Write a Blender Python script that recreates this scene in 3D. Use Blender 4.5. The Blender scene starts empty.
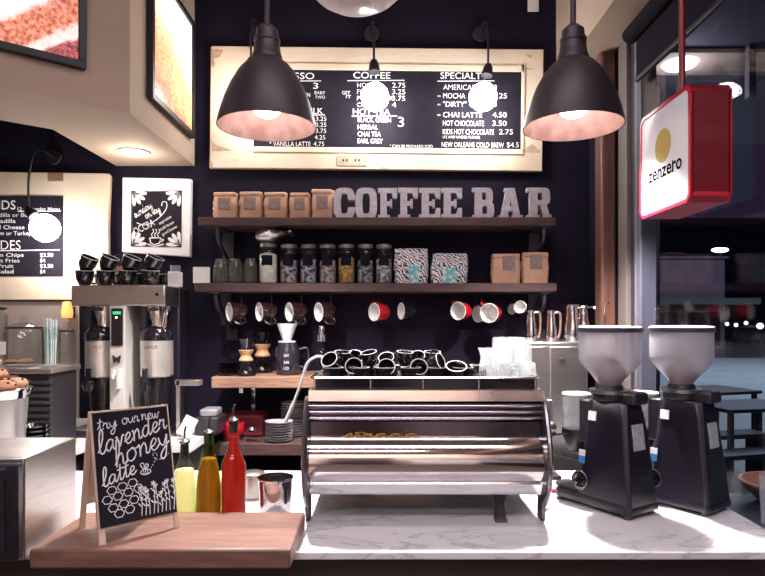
import bpy, bmesh, math, random
from mathutils import Vector, Matrix, Quaternion
S = bpy.context.scene
COL = S.collection
PI = math.pi
random.seed(7)
# ------------------------------------------------------------ camera
EYE = 1.57; F = 600.0; CX = 382.0; HOR = 318.0
cam_d = bpy.data.cameras.new('camera'); cam = bpy.data.objects.new('camera', cam_d); COL.objects.link(cam)
cam.location = (0, 0, EYE); cam.rotation_euler = (PI/2, 0, 0)
cam_d.sensor_width = 36; cam_d.lens = F/765*36; cam_d.shift_y = (HOR-288)/765; cam_d.shift_x = 0.0006
cam_d.clip_start = 0.05; cam_d.clip_end = 300
S.camera = cam
# ------------------------------------------------------------ world, big lights, exposure
w = bpy.data.worlds.new('night'); S.world = w; w.use_nodes = True
w.node_tree.nodes['Background'].inputs[0].default_value = (0.045, 0.04, 0.10, 1)
w.node_tree.nodes['Background'].inputs[1].default_value = 0.3
S.view_settings.view_transform = 'Standard'; S.view_settings.look = 'None'
S.view_settings.gamma = 1; S.view_settings.use_curve_mapping = False
S.view_settings.exposure = 0.0
def area(name, loc, rot, sx, sy, power, col):
    l = bpy.data.lights.new(name, 'AREA'); l.shape = 'RECTANGLE'; l.size = sx; l.size_y = sy
    l.energy = power; l.color = col
    o = bpy.data.objects.new(name, l); COL.objects.link(o); o.location = loc; o.rotation_euler = rot
    return o
area('ceiling_panel_light', (0.0, -0.4, 3.36), (0, 0, 0), 2.6, 0.5, 62, (.98, .88, .93))
area('ceiling_panel_light', (-0.9, -2.0, 3.36), (0, 0, 0), 2.6, 0.5, 62, (.98, .88, .93))
area('ceiling_panel_light', (0.1, 1.55, 3.36), (0, 0, 0), 1.4, 0.3, 14, (.98,.88,.93))
area('street_fill', (12, 15.0, 9), (0, 0, 0), 8, 8, 1500, (.68, .82, 1.0))  # added fill that brightens the dark pavement and street
area('canopy_fill', (5.0, 5.8, 3.80), (0, 0, 0), 3, .6, 60, (.80, .85, 1.0))  # added fill under the canopy, apart from its round light

# ------------------------------------------------------------ helpers
def at(px, row, d):
    return Vector(((px-CX)*d/F, d, EYE-(row-HOR)*d/F))
def X(px, d): return (px-CX)*d/F
def Z(row, d): return EYE-(row-HOR)*d/F
class MB:
    def __init__(s, M=None): s.v = []; s.f = []; s.M = M or Matrix()
    def add(s, vs, fs, M=None):
        b = len(s.v); T = s.M @ M if M is not None else s.M
        s.v += [T @ Vector(v) for v in vs]; s.f += [tuple(b+i for i in f) for f in fs]; return s
    def box(s, x0, x1, y0, y1, z0, z1, M=None):
        v = [(x, y, z) for z in (z0, z1) for y in (y0, y1) for x in (x0, x1)]
        return s.add(v, [(0,2,3,1),(4,5,7,6),(0,1,5,4),(2,6,7,3),(0,4,6,2),(1,3,7,5)], M)
    def lathe(s, prof, n=32, M=None, closed=False):
        vs = []; fs = []; m = len(prof)
        for i in range(n):
            a = 2*PI*i/n; c, q = math.cos(a), math.sin(a)
            for r, z in prof: vs.append((r*c, r*q, z))
        for i in range(n):
            j = (i+1) % n
            for k in range(m if closed else m-1):
                k2 = (k+1) % m
                if prof[k][0] < 1e-7 and prof[k2][0] < 1e-7: continue
                if prof[k][0] < 1e-7: fs.append((i*m+k, j*m+k2, i*m+k2))
                elif prof[k2][0] < 1e-7: fs.append((i*m+k, j*m+k, i*m+k2))
                else: fs.append((i*m+k, j*m+k, j*m+k2, i*m+k2))
        return s.add(vs, fs, M)
    def cyl(s, r, z0, z1, n=24, M=None, r2=None):
        return s.lathe([(0, z0), (r, z0), (r if r2 is None else r2, z1), (0, z1)], n, M)
    def prism(s, poly, z0, z1, M=None):
        n = len(poly)
        v = [(x, y, z0) for x, y in poly]+[(x, y, z1) for x, y in poly]
        f = [tuple(range(n))[::-1], tuple(range(n, 2*n))]+[(i, (i+1) % n, n+(i+1) % n, n+i) for i in range(n)]
        return s.add(v, f, M)
    def loft(s, rings, M=None, caps=True):
        n = len(rings[0]); v = [p for r in rings for p in r]; f = []
        for k in range(len(rings)-1):
            for i in range(n): f.append((k*n+i, k*n+(i+1) % n, (k+1)*n+(i+1) % n, (k+1)*n+i))
        if caps: f.append(tuple(range(n))[::-1]); f.append(tuple((len(rings)-1)*n+i for i in range(n)))
        return s.add(v, f, M)
    def tube(s, pts, r, n=8, M=None, smooth=0):
        pts = [Vector(p) for p in pts]
        if smooth: pts = [Vector(p) for p in catmull([tuple(p) for p in pts], smooth)]
        rs = r if isinstance(r, (list, tuple)) else None
        rings = []; t0 = (pts[1]-pts[0]).normalized()
        u = t0.orthogonal().normalized()
        for i, p in enumerate(pts):
            t = (pts[min(i+1, len(pts)-1)]-pts[max(i-1, 0)])
            t = t.normalized() if t.length > 1e-9 else t0
            u = (u-t*u.dot(t)); u = u.normalized() if u.length > 1e-6 else t.orthogonal().normalized()
            w_ = t.cross(u)
            rr = r if rs is None else rs[0]+(rs[1]-rs[0])*i/(len(pts)-1)
            rings.append([p+(u*math.cos(2*PI*k/n)+w_*math.sin(2*PI*k/n))*rr for k in range(n)])
        return s.loft(rings, M)
    def sphere(s, r, c=(0,0,0), n=20, m=12, sc=(1,1,1), M=None):
        T = Matrix.Translation(c) @ Matrix.Diagonal((*sc, 1))
        pr = [(r*math.sin(PI*k/m), -r*math.cos(PI*k/m)) for k in range(m+1)]
        pr[0] = (0, -r); pr[-1] = (0, r)
        return s.lathe(pr, n, (M @ T) if M is not None else T)
def catmull(p, k=6):
    out = []; n = len(p); dim = len(p[0])
    for i in range(n-1):
        a = p[max(i-1, 0)]; b = p[i]; c = p[i+1]; d = p[min(i+2, n-1)]
        for j in range(k):
            t = j/k
            out.append(tuple(0.5*((2*b[q])+(-a[q]+c[q])*t+(2*a[q]-5*b[q]+4*c[q]-d[q])*t*t+(-a[q]+3*b[q]-3*c[q]+d[q])*t**3) for q in range(dim)))
    out.append(p[-1]); return out
def link(name, mb, m, parent=None, bevel=0, smooth=True, seg=2, loc=None, rot=None):
    me = bpy.data.meshes.new(name); me.from_pydata([tuple(v) for v in mb.v], [], mb.f)
    bm = bmesh.new(); bm.from_mesh(me)
    bmesh.ops.remove_doubles(bm, verts=bm.verts, dist=1e-6)
    bmesh.ops.recalc_face_normals(bm, faces=bm.faces); bm.to_mesh(me); bm.free()
    if smooth:
        me.shade_smooth(); me.set_sharp_from_angle(angle=math.radians(38))
    me.materials.append(m)
    o = bpy.data.objects.new(name, me); COL.objects.link(o)
    if parent is not None: o.parent = parent
    if loc is not None: o.location = loc
    if rot is not None: o.rotation_euler = rot
    if bevel:
        b = o.modifiers.new('bevel', 'BEVEL'); b.width = bevel; b.segments = seg; b.limit_method = 'ANGLE'; b.angle_limit = math.radians(40)
    return o
def tag(o, label, cat, group=None, kind=None):
    o['label'] = label; o['category'] = cat
    if group: o['group'] = group
    if kind: o['kind'] = kind
    return o
def thing(name, label, cat, loc=(0,0,0), rotz=0, group=None):
    o = bpy.data.objects.new(name, None); COL.objects.link(o); o.empty_display_size = .05
    o.location = loc; o.rotation_euler = (0, 0, rotz)
    return tag(o, label, cat, group)
def struct(name, mb, m, bevel=0, **k):
    o = link(name, mb, m, None, bevel, **k); o['kind'] = 'structure'; return o
def copy_tree(o, parent=None):
    c = o.copy(); COL.objects.link(c)
    if parent is not None: c.parent = parent
    for ch in [x for x in bpy.data.objects if x.parent == o]: copy_tree(ch, c)
    return c
def dup(o, label, loc, rot=None, group=None, scale=None):
    c = copy_tree(o); c.location = loc
    if rot is not None: c.rotation_mode = 'XYZ'; c.rotation_euler = rot
    if scale is not None: c.scale = scale
    c['label'] = label
    if group: c['group'] = group
    return c
def aim(d, roll=0):
    q = Vector(d).to_track_quat('Z', 'Y') @ Quaternion((0, 0, 1), roll)
    return q.to_euler()
def T(x, y, z): return Matrix.Translation((x, y, z))
def RX(a): return Matrix.Rotation(a, 4, 'X')
def RY(a): return Matrix.Rotation(a, 4, 'Y')
def RZ(a): return Matrix.Rotation(a, 4, 'Z')

# ------------------------------------------------------------ materials
def mat(name, col, rough=.5, metal=0, col2=None, scale=8, bump=0, bscale=60, emit=None, estr=0, coat=0, stretch=(1,1,1), detail=4, lo=.35, hi=.65, spec=None):
    m = bpy.data.materials.new(name); m.use_nodes = True
    nt = m.node_tree; N = nt.nodes; L = nt.links; b = N['Principled BSDF']
    b.inputs['Roughness'].default_value = rough; b.inputs['Metallic'].default_value = metal
    b.inputs['Coat Weight'].default_value = coat
    if spec is not None: b.inputs['Specular IOR Level'].default_value = spec
    tc = N.new('ShaderNodeTexCoord'); mp = N.new('ShaderNodeMapping'); mp.inputs['Scale'].default_value = stretch
    L.new(tc.outputs['Object'], mp.inputs[0])
    no = N.new('ShaderNodeTexNoise'); no.inputs['Scale'].default_value = scale; no.inputs['Detail'].default_value = detail
    L.new(mp.outputs[0], no.inputs['Vector'])
    cr = N.new('ShaderNodeValToRGB'); cr.color_ramp.elements[0].position = lo; cr.color_ramp.elements[1].position = hi
    c2 = col2 or tuple(c*.88 for c in col)
    cr.color_ramp.elements[0].color = (*col, 1); cr.color_ramp.elements[1].color = (*c2, 1)
    L.new(no.outputs[0], cr.inputs[0]); L.new(cr.outputs[0], b.inputs['Base Color'])
    if bump:
        n2 = N.new('ShaderNodeTexNoise'); n2.inputs['Scale'].default_value = bscale; L.new(mp.outputs[0], n2.inputs['Vector'])
        bp = N.new('ShaderNodeBump'); bp.inputs['Strength'].default_value = bump; bp.inputs['Distance'].default_value = .01
        L.new(n2.outputs[0], bp.inputs['Height']); L.new(bp.outputs[0], b.inputs['Normal'])
    if emit:
        b.inputs['Emission Color'].default_value = (*emit, 1); b.inputs['Emission Strength'].default_value = estr
    return m
def glass(name, tint=(.95,.97,.97), ior=1.45, rough=.02, body=0, bodycol=(.9,.9,.92)):
    m = bpy.data.materials.new(name); m.use_nodes = True
    nt = m.node_tree; N = nt.nodes; L = nt.links; N.remove(N['Principled BSDF']); out = N['Material Output']
    tr = N.new('ShaderNodeBsdfTransparent'); tr.inputs[0].default_value = (*tint, 1)
    gl = N.new('ShaderNodeBsdfGlossy'); gl.inputs['Roughness'].default_value = rough
    fr = N.new('ShaderNodeFresnel')
    ge = N.new('ShaderNodeNewGeometry'); ex_ = N.new('ShaderNodeMath'); ex_.operation = 'MULTIPLY_ADD'; ex_.inputs[1].default_value = -2; ex_.inputs[2].default_value = 1
    pw = N.new('ShaderNodeMath'); pw.operation = 'POWER'; pw.inputs[0].default_value = ior
    L.new(ge.outputs['Backfacing'], ex_.inputs[0]); L.new(ex_.outputs[0], pw.inputs[1]); L.new(pw.outputs[0], fr.inputs[0])
    mx = N.new('ShaderNodeMixShader'); L.new(fr.outputs[0], mx.inputs[0]); L.new(tr.outputs[0], mx.inputs[1]); L.new(gl.outputs[0], mx.inputs[2])
    last = mx
    if body:
        df = N.new('ShaderNodeBsdfDiffuse'); df.inputs[0].default_value = (*bodycol, 1)
        tl = N.new('ShaderNodeBsdfTranslucent'); tl.inputs[0].default_value = (*bodycol, 1)
        a = N.new('ShaderNodeMixShader'); a.inputs[0].default_value = .5; L.new(df.outputs[0], a.inputs[1]); L.new(tl.outputs[0], a.inputs[2])
        m2 = N.new('ShaderNodeMixShader'); m2.inputs[0].default_value = body; L.new(mx.outputs[0], m2.inputs[1]); L.new(a.outputs[0], m2.inputs[2])
        last = m2
    L.new(last.outputs[0], out.inputs[0]); return m
def emis(name, col, st):
    m = bpy.data.materials.new(name); m.use_nodes = True
    b = m.node_tree.nodes['Principled BSDF']; b.inputs['Base Color'].default_value = (*col, 1)
    b.inputs['Emission Color'].default_value = (*col, 1); b.inputs['Emission Strength'].default_value = st; return m
navy = mat('navy wall paint', (.0072,.0053,.0150), .85, col2=(.009,.0067,.018), scale=2, bump=.05, spec=.15)
beige = mat('beige plaster', (.36,.265,.21), .85, col2=(.33,.245,.19), scale=3, bump=.04)
cream = mat('old cream paint', (.66,.55,.43), .75, col2=(.56,.44,.33), scale=5, lo=.5, hi=.75, bump=.05)
chip = mat('bare aged wood', (.34,.22,.14), .85, col2=(.5,.37,.25), scale=30)
slate = mat('chalkboard black', (.008,.006,.013), .8, col2=(.012,.010,.018), scale=9, spec=.2)
chalk = mat('white chalk', (.85,.83,.85), .9, col2=(.6,.58,.62), scale=90)
walnut = mat('dark walnut wood', (.042,.019,.020), .6, col2=(.075,.034,.032), scale=7, stretch=(1.2,14,14), bump=.15, bscale=20)
oakw = mat('reclaimed light wood', (.30,.165,.11), .6, col2=(.17,.085,.06), scale=6, stretch=(1.5,16,16), bump=.15, bscale=20)
slabw = mat('worn brown butcher block', (.22,.115,.088), .42, col2=(.13,.064,.052), scale=5, stretch=(1.6,11,11), bump=.08, bscale=20, lo=.3, hi=.7)
postw = mat('red brown timber', (.11,.044,.03), .5, col2=(.07,.026,.018), scale=6, stretch=(9,9,.8))
iron = mat('black iron', (.012,.011,.016), .45, .3)
blackg = mat('glossy black glaze', (.008,.007,.010), .12, coat=.5)
blackm = mat('black enamel', (.008,.0065,.015), .36, col2=(.010,.008,.018), coat=.1)
blackp = mat('black plastic', (.016,.014,.02), .45)
chrome = mat('polished chrome', (.86,.84,.86), .08, 1)
steel = mat('brushed stainless', (.58,.54,.52), .30, 1, col2=(.50,.46,.45), scale=14, stretch=(1,1,16))
steelm = mat('mirror stainless', (.78,.73,.75), .07, 1, scale=3)
white = mat('white ceramic', (.82,.80,.80), .2, coat=.3)
paper = mat('white paper', (.80,.79,.80), .8)
brownglz = mat('brown glazed ceramic', (.022,.009,.008), .2, col2=(.015,.006,.006), coat=.5)
redglz = mat('red glazed ceramic', (.52,.012,.022), .2, coat=.5)
kraft = mat('kraft paper', (.66,.42,.29), .8, col2=(.56,.34,.23), scale=10, bump=.5, bscale=24)
labelg = mat('grey printed label', (.23,.17,.16), .7, col2=(.32,.25,.23), scale=60)
labelk = mat('black jar label', (.008,.007,.014), .9, spec=.1)
zinc = mat('weathered galvanised metal', (.66,.62,.66), .6, .15, col2=(.42,.39,.44), scale=26, bump=.2, bscale=50, lo=.3, hi=.7)
red = mat('red sign enamel', (.17,.004,.014), .4, coat=.1)
redb = mat('bright red sign edge', (.42,.006,.026), .35)
gold = mat('gold script', (.80,.52,.12), .3, .6)
lampm = mat('dark bronze enamel', (.030,.020,.028), .48, .3)
lampin = mat('pale copper lamp lining', (.62,.40,.36), .55, col2=(.46,.27,.23), scale=16)
amber = emis('amber glow', (1, .50, .14), .8)
bulb = emis('hot white bulb', (1, .97, .95), 30)
bulb2 = emis('frosted pendant bulb', (1, .95, .92), 9)
disc = emis('downlight diffuser', (1, .93, .85), 8)
gls = glass('clear glass', (.93,.95,.95))
glsd = glass('dark tinted glass', (.30,.30,.34))
glsw = glass('glare whitened glass', (.93,.95,.96), ior=1.7, rough=.07, body=.16, bodycol=(1,1,1))  # white body imitates overexposed glare on clear glass
hopm = glass('frosted hopper plastic', (.92,.92,.95), rough=.15, body=.27, bodycol=(.92,.90,.95))
pane = glass('window pane', (.86,.87,.92), ior=1.24, rough=.0)
dimg = mat('dull grey cabinet', (.05,.045,.05), .4)
def wave_mat(name, c1, c2, scale, dist, rough=.5):
    m = bpy.data.materials.new(name); m.use_nodes = True; N = m.node_tree.nodes; L = m.node_tree.links; b = N['Principled BSDF']
    tc = N.new('ShaderNodeTexCoord'); wv = N.new('ShaderNodeTexWave'); wv.inputs['Scale'].default_value = scale
    wv.inputs['Distortion'].default_value = dist; wv.inputs['Detail'].default_value = 2; wv.inputs['Detail Scale'].default_value = 1.6; wv.bands_direction = 'DIAGONAL'
    cr = N.new('ShaderNodeValToRGB'); cr.color_ramp.elements[0].position = .42; cr.color_ramp.elements[1].position = .5
    cr.color_ramp.elements[0].color = (*c1, 1); cr.color_ramp.elements[1].color = (*c2, 1)
    L.new(tc.outputs['Object'], wv.inputs[0]); L.new(wv.outputs[1], cr.inputs[0]); L.new(cr.outputs[0], b.inputs['Base Color']); b.inputs['Roughness'].default_value = rough
    return m
zebra = wave_mat('black and white squiggle print', (.05,.04,.06), (.82,.80,.80), 26, 9)
def marble_mat():
    m = bpy.data.materials.new('white veined marble'); m.use_nodes = True; N = m.node_tree.nodes; L = m.node_tree.links; b = N['Principled BSDF']
    tc = N.new('ShaderNodeTexCoord'); n1 = N.new('ShaderNodeTexNoise'); n1.inputs['Scale'].default_value = 2.2; n1.inputs['Detail'].default_value = 8; n1.inputs['Distortion'].default_value = 2.2
    mp = N.new('ShaderNodeMapping'); mp.inputs['Rotation'].default_value = (0, 0, .5); mp.inputs['Scale'].default_value = (1, 2.6, 2.6)
    L.new(tc.outputs['Object'], mp.inputs[0]); L.new(mp.outputs[0], n1.inputs['Vector'])
    cr = N.new('ShaderNodeValToRGB'); e = cr.color_ramp.elements
    e[0].position = .40; e[0].color = (.80,.79,.81,1); e[1].position = .60; e[1].color = (.76,.75,.78,1)
    v = e.new(.49); v.color = (.77,.76,.78,1); v = e.new(.505); v.color = (.50,.49,.54,1); v = e.new(.53); v.color = (.72,.71,.74,1)
    L.new(n1.outputs[0], cr.inputs[0]); L.new(cr.outputs[0], b.inputs['Base Color']); b.inputs['Roughness'].default_value = .22
    return m
marble = marble_mat()
def brick_mat():
    m = bpy.data.materials.new('dark brick'); m.use_nodes = True; N = m.node_tree.nodes; L = m.node_tree.links; b = N['Principled BSDF']
    tc = N.new('ShaderNodeTexCoord'); mp = N.new('ShaderNodeMapping'); mp.inputs['Rotation'].default_value = (PI/2, 0, 0)
    bk = N.new('ShaderNodeTexBrick'); bk.inputs['Scale'].default_value = 4.5
    bk.inputs['Color1'].default_value = (.10,.06,.09,1); bk.inputs['Color2'].default_value = (.13,.08,.11,1); bk.inputs['Mortar'].default_value = (.04,.03,.05,1)
    L.new(tc.outputs['Object'], mp.inputs[0]); L.new(mp.outputs[0], bk.inputs['Vector']); L.new(bk.outputs[0], b.inputs['Base Color']); b.inputs['Roughness'].default_value = .9
    return m
brick = brick_mat()

# ------------------------------------------------------------ setting
CZ = .95; BZ = 1.02; WY = 3.30; GX = 1.17
floor_m = mat('dark timber floor', (.10,.065,.05), .5, col2=(.07,.045,.035), scale=4, stretch=(1,10,1))
struct('floor', MB().box(-3.6, 1.17, -3.6, WY, -.1, 0), floor_m)
ceil_m = mat('warm ceiling paint', (.42,.34,.30), .9)
struct('ceiling', MB().box(-3.6, 1.5, -3.6, WY+.1, 3.4, 3.5), ceil_m)
struct('wall_back', MB().box(-3.6, GX+.15, WY, WY+.12, 0, 3.4), navy)
struct('wall_left', MB().box(-3.72, -3.6, -3.6, WY, 0, 3.4), beige)
struct('wall_front', MB().box(-3.6, 1.3, -3.72, -3.6, 0, 3.4), beige)
m_ = MB().box(GX-.03, GX+.15, -3.6, 2.90, 0, .84).box(GX-.03, GX+.15, 2.90, WY, 0, 2.88)
struct('wall_right', m_, navy)
pale_refl = mat('pale reflected panel', (.78,.72,.70), .7)
struct('pale_reflection_panel', MB().box(-3.55, -.75, -3.6, -3.57, 0, 1.5).box(.35, 1.13, -3.6, -3.57, 0, 1.5), pale_refl)  # unseen pale panels added for the chrome machine to reflect
struct('dark_reflection_panel', MB().box(-.62, .12, -3.6, -3.56, 0, 2.1), mat('dark reflected panel', (.06,.035,.035), .5))  # unseen dark panel added as contrast in the machine's reflections
area('rear_wall_fill', (0.0, -3.0, 2.9), (math.radians(-30), 0, 0), 3.0, .3, 130, (1.0, .92, .92))  # added light, brightens the rear wall mirrored in the chrome
# lowered band over the left side, following the angled counter
outer = [(-1.03,3.3),(-1.03,2.45),(-1.125,2.377),(-1.38,2.17),(-2.0,1.667)]
inner = [(-2.35,2.06),(-1.62,2.53),(-1.46,2.66),(-1.46,3.3)]
struct('trim_1', MB().prism(outer+inner, 2.406, 3.4), beige)
# beam above the windows
struct('trim_2', MB().box(.957, GX+.2, -3.6, 3.3, 2.88, 3.4), beige)
struct('trim_3', MB().box(GX-.025, GX-.01, 3.27, 3.3, .95, 2.88), steel)
# window wall: frame, mullions, glass
wf = struct('window_1', MB().box(GX-.02, GX+.05, -3.6, 2.90, .84, .90), mat('grey window sill', (.22,.19,.21), .5))
taupe = mat('taupe window frame', (.14,.115,.11), .5)
dkframe = mat('dark bronze window frame', (.03,.025,.04), .4)
link('window_frame', MB().box(GX-.03, GX+.05, 2.80, 2.90, .9, 2.88), taupe, wf, .004)
link('window_frame', MB().box(GX-.01, GX+.05, 2.735, 2.80, .9, 2.88), dkframe, wf, .003)
link('window_frame', MB().box(GX-.02, GX+.05, 2.665, 2.735, .9, 2.88), mat('grey window stile', (.15,.145,.17), .5), wf, .003)
link('window_frame', MB().box(GX-.02, GX+.05, -3.6, 2.665, 2.80, 2.88), dkframe, wf, .003)
link('window_frame', MB().box(GX-.02, GX+.05, -1.0, -.92, .9, 2.80), dkframe, wf, .003)
link('pane', MB().box(1.147, 1.153, -.92, 2.70, .9, 2.81), pane, wf)
link('pane', MB().box(1.147, 1.153, -3.6, -1.0, .9, 2.81), pane, wf)
tag(link('timber_post', MB().box(1.065, 1.137, 2.91, 3.01, 0, 2.87), postw, None, .012), 'red brown timber post in the corner beside the window', 'post')
rb = thing('roller_blind', 'dark roller blind rolled up at the top of the window', 'blind', (1.10, 2.66, 2.82))
link('roller', MB().cyl(.036, 0, 2.4, 24, RX(PI/2)), mat('dark roller tube', (.008,.006,.011), .9, spec=.1), rb)
link('cloth', MB().box(.018, .022, -2.38, -.02, -.20, 0), mat('charcoal blind cloth', (.010,.008,.014), .95, spec=.1), rb)
link('bottom_bar', MB().box(.012, .028, -2.38, -.02, -.215, -.195), iron, rb, .003)

# ------------------------------------------------------------ counters
m_ = MB().prism([(-1.9,1.59),(1.125,1.59),(1.137,2.44),(-1.27,2.44),(-1.33,2.285),(-1.9,2.285)], CZ-.022, CZ)
tag(link('marble_countertop', m_, marble, None, .004), 'white veined marble countertop under the espresso machine and grinders', 'countertop')
base = thing('bar_counter', 'dark front panel and cabinet under the marble countertop', 'counter', (0, 0, 0))
link('body', MB().prism([(-1.88,1.66),(1.12,1.66),(1.12,2.42),(-1.25,2.42),(-1.32,2.27),(-1.88,2.27)], 0, CZ-.0225), dimg, base)
link('front_panel', MB().box(-1.88, 1.12, 1.63, 1.66, 0, CZ-.0225), mat('near black brown panel', (.03,.015,.018), .5), base, .003)
tag(link('butcher_block', MB().box(-.87, -.226, 1.478, 1.765, CZ+.0005, CZ+.05), slabw, None, .006), 'thick brown wooden board laid over the marble counter edge', 'board')
bcm = mat('pale solid counter surface', (.72,.69,.70), .3, scale=5)
bc = thing('back_counter', 'pale back counter under the coffee brewer, against the dark wall', 'counter')
link('countertop', MB().prism([(-3.0, WY-.005), (-3.0, 2.30), (-1.36, 2.30), (-1.30, 2.62), (-.835, 2.62), (-.835, WY-.005)], BZ-.04, BZ), bcm, bc, .004)
link('cabinet', MB().prism([(-2.95, WY-.01), (-2.95, 2.35), (-1.40, 2.35), (-1.33, 2.67), (-.86, 2.67), (-.86, WY-.01)], 0, BZ-.04), dimg, bc)

# ------------------------------------------------------------ lettering tools
def text_pts(s, bold=False):
    cu = bpy.data.curves.new('lettering', 'FONT'); cu.body = s; cu.size = 1; cu.resolution_u = 3
    cu.offset = .004 if bold is True else bold or -.004
    o = bpy.data.objects.new('lettering_tmp', cu); COL.objects.link(o)
    bpy.context.view_layer.update()
    dg = bpy.context.evaluated_depsgraph_get(); me = bpy.data.meshes.new_from_object(o.evaluated_get(dg))
    vs = [v.co.copy() for v in me.vertices]; fs = [tuple(p.vertices) for p in me.polygons]
    bpy.data.objects.remove(o); bpy.data.curves.remove(cu); bpy.data.meshes.remove(me)
    return vs, fs
def put_text(mb, s, x0, x1, z0, h, y, M=None, slant=0, bold=False):
    """text in the XZ plane at depth y, from x0 to x1 (x1 None keeps its natural width), cap height h"""
    vs, fs = text_pts(s, bold)
    if not vs: return
    xa = min(v.x for v in vs); xb = max(v.x for v in vs)
    sz = h/.70; sx = (x1-x0)/(xb-xa) if x1 is not None else sz*.92
    mb.add([(x0+(v.x-xa)*sx+slant*v.y*sz, y, z0+v.y*sz) for v in vs], fs, M)
def ribbon(mb, pts, wd, y=0, M=None, k=5):
    p = catmull(pts, k) if k else list(pts)
    q = [Vector((a, b)) for a, b in p]; L_ = []
    for i in range(len(q)):
        t = q[min(i+1, len(q)-1)]-q[max(i-1, 0)]
        t = t.normalized() if t.length > 1e-9 else Vector((1, 0)); n = Vector((-t.y, t.x))*wd/2
        L_ += [(q[i].x+n.x, y, q[i].y+n.y), (q[i].x-n.x, y, q[i].y-n.y)]
    mb.add(L_, [(2*i, 2*i+1, 2*i+3, 2*i+2) for i in range(len(q)-1)], M)
CURS = {
 'a': ([[(.75,.85),(.4,1),(.08,.5),(.3,.02),(.65,.4),(.75,.9),(.72,.3),(.85,.02),(1.05,.25)]], 1.0),
 'e': ([[(0,.3),(.45,.5),(.6,.8),(.38,1),(.12,.55),(.3,.05),(.6,.08),(.85,.35)]], .8),
 'l': ([[(0,.2),(.4,1.1),(.5,1.9),(.3,2.1),(.15,1.3),(.2,.2),(.45,.02),(.7,.3)]], .65),
 'v': ([[(0,.9),(.15,.95),(.35,.05),(.65,.95),(.85,.85)]], .8),
 'n': ([[(0,.9),(.12,.95),(.15,0),(.2,.6),(.5,1),(.65,.6),(.65,.1),(.85,.05),(.95,.25)]], .92),
 'd': ([[(.7,.85),(.4,1),(.08,.5),(.3,.02),(.65,.4),(.78,2.0),(.72,.3),(.85,.02),(1.05,.25)]], 1.0),
 'r': ([[(0,.5),(.15,1.05),(.2,.85),(.5,.9),(.45,.4),(.55,.02),(.8,.25)]], .75),
 'h': ([[(0,.2),(.35,1.2),(.4,2),(.2,2.1),(.12,1),(.1,0),(.2,.6),(.5,1),(.62,.6),(.62,.1),(.85,.05),(.95,.25)]], .9),
 'o': ([[(.5,1),(.1,.8),(.1,.2),(.45,0),(.75,.4),(.6,.95),(.45,1),(.7,.85),(1,.9)]], .95),
 'y': ([[(0,.9),(.1,.4),(.4,.1),(.7,.9),(.65,.2),(.5,-.8),(.2,-1),(.1,-.6),(.5,-.1),(.9,.25)]], .85),
 't': ([[(0,.2),(.3,1),(.35,1.8),(.3,.4),(.4,.02),(.7,.25)],[(0,1.2),(.65,1.3)]], .65),
 'u': ([[(0,.9),(.08,.3),(.35,.02),(.65,.5),(.7,.95),(.7,.3),(.85,.02),(1,.2)]], .95),
 'w': ([[(0,.9),(.1,.2),(.3,.02),(.5,.8),(.55,.2),(.75,.02),(1,.9),(1.15,.85)]], 1.1),
 's': ([[(0,.1),(.4,1),(.55,.4),(.4,.02),(.1,.1)]], .7), ' ': ([], .6)}
def cursive(mb, s, x0, x1, z0, z1, xh, wd, y=0, slant=0, M=None):
    tot = sum(CURS[c][1] for c in s); sx = (x1-x0)/tot; cx = 0
    for c in s:
        for st in CURS[c][0]:
            P_ = []
            for a, b in st:
                u = (cx+a)/tot; P_.append((x0+(cx+a)*sx+slant*b*xh, z0+(z1-z0)*u+b*xh))
            ribbon(mb, P_, wd, y, M)
        cx += CURS[c][1]

# ------------------------------------------------------------ main menu board
BD = 3.265
mbx0, mbx1 = X(210, BD), X(543, BD); mz1, mz0 = Z(47.5, BD), Z(169.5, BD)
mcx, mcz = (mbx0+mbx1)/2, (mz0+mz1)/2
menu = thing('menu_board', 'large coffee menu chalkboard in a chipped cream frame above the shelves', 'menu board', (mcx, WY-.002, mcz))
menu.rotation_euler = (0, .0105, 0)
hx, hz = (mbx1-mbx0)/2, (mz1-mz0)/2
mb = MB().box(-hx, hx, -.033, 0, -hz, hz)
frm = link('frame', mb, cream, menu, .004)
def ml(px, row):  # local coordinates on the board
    return X(px, BD)-mcx, Z(row-.0105*(px-376), BD)-mcz
a0 = ml(254, 149.5); a1 = ml(521, 69.5)
cbd = link('chalkboard', MB().box(a0[0], a1[0], -.036, -.03, a0[1], a1[1]), slate, menu)
tr = MB()
for r0, r1, p0, p1 in ((66, 69.5, 254, 524), (149.5, 152, 254, 524)):
    b0 = ml(p0, r1); b1 = ml(p1, r0); tr.box(b0[0], b1[0], -.040, -.03, b0[1], b1[1])
b0 = ml(521, 152); b1 = ml(524, 66); tr.box(b0[0], b1[0], -.040, -.03, b0[1], b1[1])
link('moulding', tr, cream, menu, .002)
mb = MB()
def mt(s, p0, p1, row, h, bold=False):
    zc = ml((p0+(p1 or p0+20))/2, row+h/2)[1]
    put_text(mb, s, ml(p0, row)[0], None if p1 is None else ml(p1, row)[0], zc, h*BD/F, -.0375, bold=bold)
def ml_line(p0, p1, row, wd=.8):
    y0 = ml(p0, row); y1 = ml(p1, row-.3); ribbon(mb, [y0, y1], wd*BD/F, -.0375, k=0)
mt('ESPRESSO', 264, 314, 76, 6.5, True); ml_line(262, 321, 81.5)
mt('3', 313, 318, 86, 6, True); mt('DOPPIO', 276, 301, 86, 4.5)
mt('GROWN', 292, 310, 95, 4); mt('BABY', 314.5, 325, 93, 3.2); mt('TWO', 315, 325, 97.5, 3)
link('chalk_writing', mb, chalk, cbd, smooth=False); mb = MB()
mt('& MILK', 296, 323, 111, 6, True); ml_line(290, 325, 115.5)
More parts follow.
